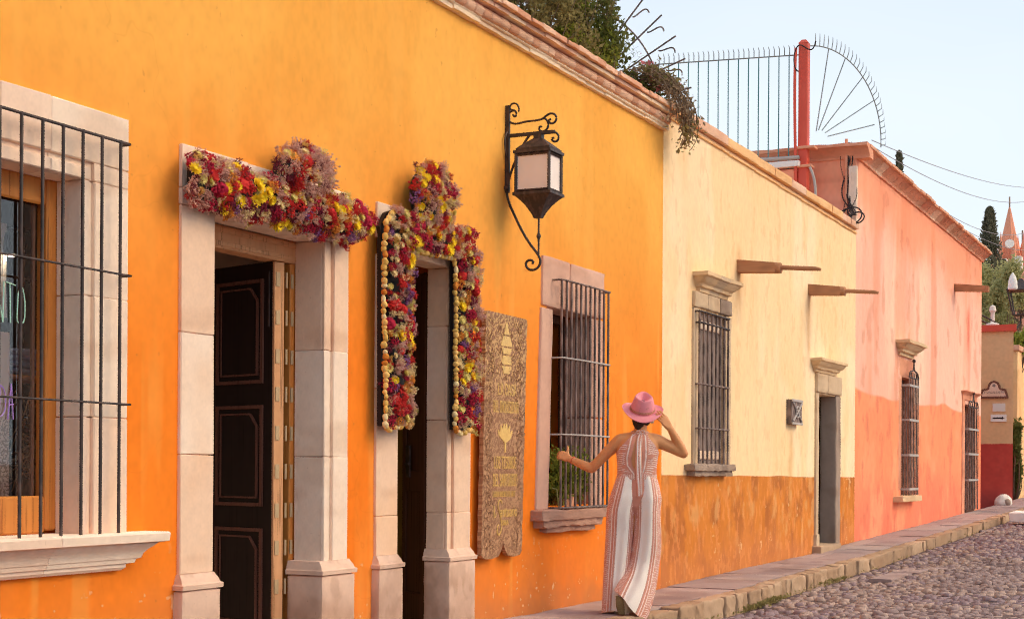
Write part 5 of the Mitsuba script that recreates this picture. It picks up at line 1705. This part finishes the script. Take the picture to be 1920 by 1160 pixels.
mat('m_trouser', f_leg, .85, sheen=.2, spec=.15)
mat('m_bodice', f_bod, .85, sheen=.2, spec=.15)
mat('m_tie', f_tie, .8, spec=.15)


def sph(c, r, n=14):
    return m3.Manifold.sphere(r, n).translate(list(map(float, c)))


def bone(a, ra, b, rb, n=14):
    return m3.Manifold.batch_hull([sph(a, ra, n), sph(b, rb, n)])


def chain(pts, rads, n=14):
    return [bone(pts[i], rads[i], pts[i + 1], rads[i + 1], n) for i in range(len(pts) - 1)]


# torso profile: height, centre u, half width, half depth, centre w
TOR = np.array([[1.02, .048, .150, .104, .0], [1.12, .048, .150, .104, .0], [1.20, .049, .152, .104, .0], [1.29, .052, .162, .112, .0], [1.36, .055, .166, .106, .0], [1.41, .058, .160, .088, -.002], [1.445, .062, .115, .066, .0], [1.475, .070, .060, .056, .004]])


def tor(v):
    return [np.interp(v, TOR[:, 0], TOR[:, i]) for i in range(1, 5)]


def torso_rings(vs, off=0.0, k=64):
    t = np.arange(k) * 2 * np.pi / k
    out = []
    for v in vs:
        c, a, b, w = tor(v)
        a, b = a + off, b + off
        cu, su = np.cos(t), np.sin(t)
        ex = 2 / 2.5
        x = a * np.sign(cu) * np.abs(cu) ** ex
        y = b * np.sign(su) * np.abs(su) ** ex
        sp = np.exp(-((x) / .022) ** 2) * (su < 0) * .010          # groove of the spine
        out.append(np.stack([c + x, w + y + sp, np.full(k, v)], 1))
    return np.array(out)


tr = loft(torso_rings(np.linspace(1.0, 1.475, 22)))
body = m3.Manifold(m3.Mesh(np.asarray(tr.vertices, np.float32), np.asarray(tr.faces, np.uint32)))
SL, SR = np.array([-.105, .0, 1.405]), np.array([.222, .0, 1.405])
EL, WL, = np.array([-.315, .065, 1.172]), np.array([-.492, .165, 1.252])
ER, WR = np.array([.434, .04, 1.298]), np.array([.312, -.045, 1.505])
parts = []
parts += chain([(.0, 0, 1.425), SL + [.012, 0, .0], SL * .5 + EL * .5, EL, EL * .6 + WL * .4, WL], [.050, .056, .046, .040, .040, .027])
parts += chain([(.115, 0, 1.425), SR - [.012, 0, .0], SR * .5 + ER * .5, ER, ER * .6 + WR * .4, WR], [.050, .056, .048, .040, .040, .027])
parts += chain([(.068, .004, 1.44), (.082, .020, 1.54)], [.058, .052])
# head: skull, face and jaw, looking away up the street
HC = np.array([.092, .045, 1.625])
parts += [sph(HC + [0, -.005, .012], .086, 20), bone(HC + [0, .03, -.01], .074, HC + [0, .045, -.075], .046), bone(HC + [0, .085, -.01], .016, HC + [0, .102, -.032], .013), bone(HC + [-.02, .083, -.062], .012, HC + [.02, .083, -.062], .012)]
for sx in (-1, 1):
    parts += [bone(HC + [sx * .080, .0, .01], .014, HC + [sx * .080, .004, -.035], .010), bone(HC + [sx * .032, .073, .012], .016, HC + [sx * .034, .074, .012], .016)]


def hand(W, F, N, curl, thumb, L=.088):
    """palm and five fingers; F towards the knuckles, N out of the palm, curl per joint in radians"""
    F = F / np.linalg.norm(F)
    N = N - F * (N @ F); N = N / np.linalg.norm(N)
    S = np.cross(F, N)
    out = []
    kn = []
    for i, (o, l) in enumerate(((-.030, .94), (-.010, 1.0), (.011, .96), (.030, .86))):
        K = W + F * L * l + S * o
        kn.append(K)
        out.append(m3.Manifold.batch_hull([sph(W + S * o * .55, .017, 10), sph(K, .0115, 10)]))
    out.append(m3.Manifold.batch_hull([sph(q, .012, 10) for q in (W + S * .014, W - S * .014, kn[0], kn[3])]))
    for i, (K, l) in enumerate(zip(kn, (.92, 1.0, .95, .78))):
        p, a = K, 0.0
        for seg, rr in ((.040, .0098), (.025, .0088), (.020, .0078)):
            a += curl[min(i, len(curl) - 1)]
            q = p + (F * math.cos(a) + N * math.sin(a)) * seg * l
            out.append(bone(p, rr, q, rr * .92, 10))
            p = q
    p = W + F * .028 - S * .024
    for d, l, rr in thumb:
        d = F * d[0] + N * d[1] - S * d[2]
        q = p + d / np.linalg.norm(d) * l
        out.append(bone(p, rr, q, rr * .88, 10))
        p = q
    return out


# left hand closed round the first window bar, thumb up; right hand at the hat brim
FL = np.array([-.84, .30, .40])
parts += hand(WL + FL * .012, FL, np.array([-.1, .95, -.25]), (.80, .85, .85, .88), (((.3, .1, 1.0), .034, .013), ((.5, .15, .9), .030, .011), ((.6, .1, .6), .024, .0095)))
FR_ = np.array([-.62, -.05, .80])
parts += hand(WR + FR_ * .010, FR_, np.array([-.25, .90, -.25]), (.16, .14, .18, .24), (((.8, .5, .6), .034, .013), ((.9, .5, .3), .030, .011), ((.9, .4, .1), .022, .0095)))
# lower legs and feet inside the cloth
parts += chain([(.0, .02, .85), (-.055, .03, .48), (-.10, .0, .12)], [.075, .052, .036])
parts += chain([(.10, .0, .85), (.095, .05, .50), (.0, -.13, .20)], [.075, .052, .034])
parts += chain([(-.10, .0, .10), (-.10, .06, .075), (-.105, .17, .055)], [.035, .034, .026])
parts += chain([(.0, -.13, .19), (-.028, -.115, .12), (-.035, -.075, .045)], [.034, .034, .026])
for q in parts:
    body += q
body = body.refine_to_length(.011)
bm = body.to_mesh()
bt = trimesh.Trimesh(bm.vert_properties[:, :3], bm.tri_verts, process=True)
trimesh.smoothing.filter_taubin(bt, lamb=.5, nu=-.53, iterations=10)
PK = thing('person', 'woman seen from behind in a striped jumpsuit and pink hat, holding a window bar', 'person')
add(PK + '__body', wm(bt), 'm_skin', smooth=True)

# bodice: a halter that lies on the back, open in a slit, with a band round the neck
k_ = 140
vs = np.linspace(1.095, 1.468, 70)
rings = torso_rings(vs, .009, k_)
HW = np.array([[1.09, .30], [1.20, .30], [1.265, .30], [1.30, .176], [1.345, .150], [1.385, .116], [1.42, .082], [1.468, .055]])
SL_ = np.array([[1.09, 0, 0], [1.135, .0, .0], [1.15, -.012, .008], [1.20, -.050, .020], [1.26, -.058, .026], [1.32, -.048, .024], [1.40, -.034, .018], [1.44, -.026, .014], [1.455, .0, .0], [1.47, 0, 0]])
v = rings.reshape(-1, 3)
faces, uvs = [], np.zeros((len(v), 2))
uc = np.repeat([tor(q)[0] for q in vs], k_)
wc = np.repeat([tor(q)[3] for q in vs], k_)
back = v[:, 1] < wc
lim = np.interp(v[:, 2], HW[:, 0], HW[:, 1])
l0, r0 = np.interp(v[:, 2], SL_[:, 0], SL_[:, 1]), np.interp(v[:, 2], SL_[:, 0], SL_[:, 2])
du = v[:, 0] - uc
# pull the vertices just outside the cut lines on to them so that the edges are smooth
for edge in (-lim, lim, l0, r0):
    near = np.abs(du - edge) < .0055
    v[near, 0] = (uc + edge)[near]
du = v[:, 0] - uc
uvs[:, 0] = np.where(back, np.where(du < (l0 + r0) / 2, du - l0, du - r0), du)
uvs[:, 1] = v[:, 2]
for i in range(len(vs) - 1):
    for j in range(k_):
        q = [i * k_ + j, i * k_ + (j + 1) % k_, (i + 1) * k_ + (j + 1) % k_, (i + 1) * k_ + j]
        m_ = v[q].mean(0)
        u_, b_ = du[q].mean(), back[q].mean() > .5
        if abs(u_) > np.interp(m_[2], HW[:, 0], HW[:, 1]):
            continue
        a, b = np.interp(m_[2], SL_[:, 0], SL_[:, 1]), np.interp(m_[2], SL_[:, 0], SL_[:, 2])
        if b_ and a < u_ < b and b - a > .004:
            continue
        faces += [[q[0], q[1], q[2]], [q[0], q[2], q[3]]]
inner = v.copy()
v2 = v + np.stack([meshkit.noise(v * [18, 18, 34]) - .5 for _ in range(3)], 1) * .006 * np.array([0, 1, 0])
bod = trimesh.Trimesh(v2, np.array(faces), process=False)
used_v = np.unique(bod.faces)
remap = -np.ones(len(v2), int); remap[used_v] = np.arange(len(used_v))
bod = trimesh.Trimesh(v2[used_v], remap[bod.faces], process=False)
add(PK + '__bodice', wm(bod), 'm_bodice', smooth=True, uv=uvs[used_v], label='rose and white halter back, open in a slit')
nr = [( .070 + .064 * math.cos(a), .006 + .062 * math.sin(a), 1.470 + .012 * math.sin(a)) for a in np.linspace(0, 2 * np.pi, 40)]
add(PK + '__neck_band', wm(tube(nr, .011, 7)), 'm_bodice', smooth=True, uv=None)


def loftuv(rings, uvr):
    m = loft(rings, caps=False)
    return m, np.asarray(uvr).reshape(-1, 2)


def leg(cent, side, seed, hemtilt=None):
    """cent rows: v, u, w, a (half width), b (half depth). side -1 left, +1 right. Wide cloth leg with soft folds."""
    cent = np.array(cent)
    n, k = 90, 120
    tt = np.linspace(0, 1, n)
    from scipy.interpolate import PchipInterpolator
    s = np.r_[0, np.cumsum(np.linalg.norm(np.diff(cent[:, :3], axis=0), axis=1))]
    cs = [PchipInterpolator(s, cent[:, i])(tt * s[-1]) for i in range(5)]
    th = np.linspace(0, 2 * np.pi, k)
    rings, uvr = [], []
    for i in range(n):
        v_, u_, w_, a_, b_ = [c[i] for c in cs]
        f = tt[i]
        fold = 1 + (.012 + .060 * f) * np.sin(th * 5 + seed + 1.2 * f) + (.008 + .038 * f) * np.sin(th * 9 - seed * 2 + 2.5 * f) + .05 * f * np.sin(th * 2 + seed)
        x = a_ * np.cos(th) * fold
        y = b_ * np.sin(th) * fold
        dz = np.zeros(k)
        if hemtilt is not None:
            e = smooth01((f - .55) / .45)
            dz = e * (hemtilt[0] * x / a_ + hemtilt[1] * y / b_)
        dz = dz + .012 * f * np.sin(th * 3 + seed)
        rings.append(np.stack([u_ + x, w_ + y, v_ + dz], 1))
        q = (1 - np.cos(th) * side) / 2                           # 0 at the outer seam, 1 at the inner seam
        q = np.arccos(np.clip(1 - 2 * q, -1, 1)) / np.pi
        uvr.append(np.stack([q, np.full(k, 1.1 - s[-1] * f)], 1))
    return loftuv(np.array(rings), uvr)


def smooth01(x):
    x = np.clip(x, 0, 1)
    return x * x * (3 - 2 * x)


TL = [(1.115, -.030, .0, .082, .108), (1.02, -.045, .0, .100, .128), (.93, -.062, -.005, .112, .140), (.82, -.082, .0, .114, .138), (.66, -.088, .015, .112, .126), (.42, -.102, .02, .110, .122), (.2, -.122, .01, .101, .124), (.018, -.134, .01, .096, .130)]
m, uv_ = leg(TL, -1, .6)
add(PK + '__trouser_leg', wm(m), 'm_trouser', smooth=True, uv=uv_)
TRL = [(1.115, .122, .0, .082, .108), (1.02, .132, .0, .100, .128), (.93, .138, -.005, .106, .142), (.82, .136, .0, .102, .140), (.66, .136, .01, .106, .126), (.45, .118, .015, .116, .120), (.30, .084, -.04, .116, .124), (.17, .030, -.11, .118, .126), (.085, -.014, -.16, .116, .120)]
m, uv_ = leg(TRL, 1, 2.1, hemtilt=(-.110, .02))
add(PK + '__trouser_leg', wm(m), 'm_trouser', smooth=True, uv=uv_)
sv = np.linspace(.80, 1.118, 24)
sr, su = [], []
for q in sv:
    t_ = np.arange(65) * 2 * np.pi / 64
    a_ = np.interp(q, [.80, .93, 1.02, 1.118], [.105, .150, .155, .150])
    b_ = np.interp(q, [.80, .87, .95, 1.02, 1.118], [.045, .100, .130, .126, .108])
    sr.append(np.stack([.046 + a_ * np.cos(t_), b_ * np.sin(t_), np.full(65, q)], 1))
    su.append(np.stack([.765 + .02 * np.abs(np.cos(t_)), np.full(65, q)], 1))
m, uv_ = loftuv(np.array(sr), su)
add(PK + '__trouser_seat', wm(m), 'm_trouser', smooth=True, uv=uv_)
add(PK + '__waistband', wm(loft(torso_rings([1.088, 1.10, 1.118, 1.13], .013, 64), caps=False)), 'm_tie', smooth=True)


def ribbon(key, pts, wd, seed):
    p = smoothpath(pts, 40)
    r_ = np.random.default_rng(seed)
    wob = .006 * np.sin(np.linspace(0, 7, 40) + seed)
    L_, R_s = p + np.stack([-wd / 2 + wob * .3, wob, wob * 0], 1), p + np.stack([wd / 2 + wob * .3, -wob, wob * 0], 1)
    rows = [L_, p + [0, -.006, 0], R_s]
    v_ = np.concatenate([np.stack(rows, 1).reshape(-1, 3)])
    f_, uv2 = [], np.tile([[0, 0], [.5, 0], [1, 0]], (40, 1)).astype(float)
    for i in range(39):
        for j in range(2):
            a = i * 3 + j
            f_ += [[a, a + 1, a + 4], [a, a + 4, a + 3]]
    add(key, wm(trimesh.Trimesh(v_, np.array(f_), process=False)), 'm_tie', smooth=True, uv=uv2)


ribbon(PK + '__neck_tie', [(.070, -.066, 1.462), (.052, -.090, 1.42), (.045, -.122, 1.33), (.046, -.128, 1.22), (.050, -.128, 1.10), (.055, -.148, .99), (.056, -.150, .955)], .036, 1)
ribbon(PK + '__neck_tie', [(.078, -.064, 1.464), (.072, -.095, 1.41), (.066, -.126, 1.30), (.068, -.132, 1.16), (.072, -.148, 1.02), (.074, -.152, .97)], .030, 2)
add(PK + '__neck_bow', wm(cat([ball((.066, -.066, 1.462), .014, 2), tube(smoothpath([(.066, -.066, 1.465), (.048, -.076, 1.482), (.036, -.078, 1.470), (.060, -.070, 1.46)], 14), .007, 6), tube(smoothpath([(.070, -.066, 1.465), (.092, -.076, 1.484), (.104, -.076, 1.472), (.072, -.070, 1.46)], 14), .007, 6)])), 'm_tie', smooth=True)

# hair gathered at the nape
hm = m3.Manifold.batch_hull([sph(HC + [0, -.012, .02], .092, 18), sph(HC + [0, -.03, -.03], .078, 18)])
hm += m3.Manifold.batch_hull([sph(HC + [-.02, -.060, -.055], .046, 14), sph(HC + [-.030, -.065, -.115], .030, 14)])
hm += m3.Manifold.batch_hull([sph(HC + [-.045, -.03, -.05], .036, 14), sph(HC + [-.048, -.04, -.12], .018, 14)])
hm -= m3.Manifold.cube([.3, .2, .4]).translate([float(HC[0]) - .15, float(HC[1]) + .035, float(HC[2]) - .22])
hmm = hm.refine_to_length(.012).to_mesh()
ht = trimesh.Trimesh(hmm.vert_properties[:, :3], hmm.tri_verts, process=True)
ht.vertices += (np.stack([meshkit.noise(ht.vertices * [70, 70, 16] + q * 9) for q in range(3)], 1) - .5) * .012
add(PK + '__hair', wm(ht), 'm_hair', smooth=True, label='dark hair gathered at the nape under the hat')
add(PK + '__earring', wm(ball(HC + [.078, -.03, -.065], .016, 2)), 'm_white', smooth=True)
br = [EL * (1 - q) + WL * q for q in (.86,)][0]
ax = (WL - EL) / np.linalg.norm(WL - EL)
e1 = np.cross(ax, [0, 1, 0]); e1 /= np.linalg.norm(e1); e2 = np.cross(ax, e1)
add(PK + '__bracelet', wm(tube([br + (e1 * math.cos(a) + e2 * math.sin(a)) * .033 for a in np.linspace(0, 6.283, 24)], .003, 5)), 'm_redpaint', smooth=True)

# hat: pinched crown, wide curled brim, tipped back
k2 = 72
th = np.arange(k2) * 2 * np.pi / k2


def hatring(rx, ry, h, cu=0.0):
    return np.stack([rx * np.cos(th), ry * np.sin(th), np.full(k2, h)], 1)


def brim(r, thick):
    curl = .030 * ((r - .10) / .08) ** 2
    z = curl * (np.abs(np.cos(th)) ** 2) - .030 * ((r - .10) / .08) ** 1.5 * (np.abs(np.sin(th)) ** 2)
    return np.stack([r * .98 * np.cos(th), r * 1.04 * np.sin(th), z + thick], 1)


rings = [brim(r, .0) for r in (.096, .12, .145, .162, .172)] + [brim(r, .006) for r in (.173, .162, .145, .12, .102)]
rings += [hatring(.098, .110, .012), hatring(.096, .108, .035), hatring(.091, .103, .065), hatring(.083, .095, .095), hatring(.076, .088, .115)]
dent = []
for q, h in ((.94, .126), (.78, .130), (.55, .118), (.30, .102), (.12, .097)):
    g = hatring(.076 * q, .088 * q, h)
    pinch = np.exp(-((g[:, 0]) / .030) ** 2) * .018
    front = np.clip(g[:, 1] / .088, 0, 1)
    g[:, 2] -= pinch * (q < .9) + 0
    g[:, 2] += .014 * (1 - front) * 0 + .012 * front * (q > .6)
    dent.append(g)
hat = loft(rings + dent)
front = np.clip((hat.vertices[:, 1]) / .1, 0, 1) * np.clip(hat.vertices[:, 2] / .1, 0, 1)
hat.vertices[:, 0] *= 1 - .42 * front                      # pinched towards the front
tilt, roll_ = math.radians(27), math.radians(4)
HM = trimesh.transformations.translation_matrix([.092, .030, 1.648]) @ trimesh.transformations.rotation_matrix(roll_, [0, 1, 0]) @ trimesh.transformations.rotation_matrix(tilt, [1, 0, 0])
hat.apply_transform(HM)
HK = PK + '__hat'
add(HK, wm(hat), 'm_hat', smooth=60, label='dusty pink felt hat tipped back')
bd = tube(np.vstack([hatring(.100, .112, .018), hatring(.100, .112, .018)[:1]]), .0042, 6)
bd2 = tube(np.vstack([hatring(.099, .111, .029), hatring(.099, .111, .029)[:1]]), .003, 6)
bb = cat([bd, bd2]); bb.apply_transform(HM)
add(HK + '__band', wm(bb), 'm_hatband', smooth=True)
hl = cat([ball((q[0], q[1], q[2]), .004, 1) for q in ((-.026, -.098, .068), (.035, -.094, .070), (.022, -.10, .062))]); hl.apply_transform(HM)
add(HK + '__eyelet', wm(hl), 'm_hatband')

# wedge shoes: the right one rolled on to its toe with the sole towards us
sole = Polygon([(-.036, -.10), (-.030, .02), (-.044, .08), (-.038, .125), (.0, .145), (.036, .125), (.044, .08), (.034, .02), (.034, -.10), (.0, -.122)])


def shoe(cu, cw, cv, pitch, yaw=0.0):
    m = trimesh.creation.extrude_polygon(sole.buffer(.004), .018, engine='earcut')
    wd = trimesh.creation.extrude_polygon(Polygon([(-.115, 0), (.03, 0), (-.02, .035), (-.115, .065)]), .058, engine='earcut')
    wv = wd.vertices
    wd.vertices = np.stack([wv[:, 2] - .029, wv[:, 0], -wv[:, 1]], 1)
    M = trimesh.transformations.translation_matrix([cu, cw, cv]) @ trimesh.transformations.rotation_matrix(yaw, [0, 0, 1]) @ trimesh.transformations.rotation_matrix(pitch, [1, 0, 0])
    st = tube(smoothpath([(-.040, .06, .01), (-.02, .05, .05), (.02, .05, .05), (.040, .06, .01)], 12), .008, 6)
    for q in (m, wd, st):
        q.apply_transform(M)
    return m, wd, st


sk = nk(PK + '__shoe')


def lump(pts, r):
    q = m3.Manifold.batch_hull([sph(p, r, 12) for p in pts]).refine_to_length(.012).to_mesh()
    return wm(trimesh.Trimesh(q.vert_properties[:, :3], q.tri_verts, process=True))


scene[sk] = mikit.ply(lump([(-.122, -.205, .150), (-.085, -.215, .140), (-.100, -.180, .014), (-.066, -.185, .012), (-.118, -.195, .07), (-.070, -.20, .07)], .010), 'm_cork', smooth=40)
add(sk + '__wedge', lump([(-.066, -.200, .128), (-.034, -.190, .105), (-.052, -.178, .012), (-.040, -.175, .02)], .009), 'm_wedge', smooth=40)
add(sk + '__upper', lump([(-.02, -.15, .10), (-.03, -.16, .03), (.0, -.14, .03)], .016), 'm_wedge', smooth=40)
sk = nk(PK + '__shoe')
a, b, c = shoe(-.105, .08, .058, 0.0, .05)
scene[sk] = mikit.ply(wm(a), 'm_cork')
add(sk + '__wedge', wm(b), 'm_wedge')
add(sk + '__strap', wm(c), 'm_wedge', smooth=True)


def shift(prefix, d):
    """moves a finished thing or part to where it hangs"""
    for q in list(scene):
        if q == prefix or q.startswith(prefix + '__'):
            scene[q] = {**scene[q], 'to_world': T().translate(list(d)) @ T(scene[q]['to_world']) if 'to_world' in scene[q] else T().translate(list(d))}


shift(WN, (-.054, -.050, 0))
shift('carved_sign_board', (-.042, .018, 0))
shift(G2F, (.040, 0, 0))
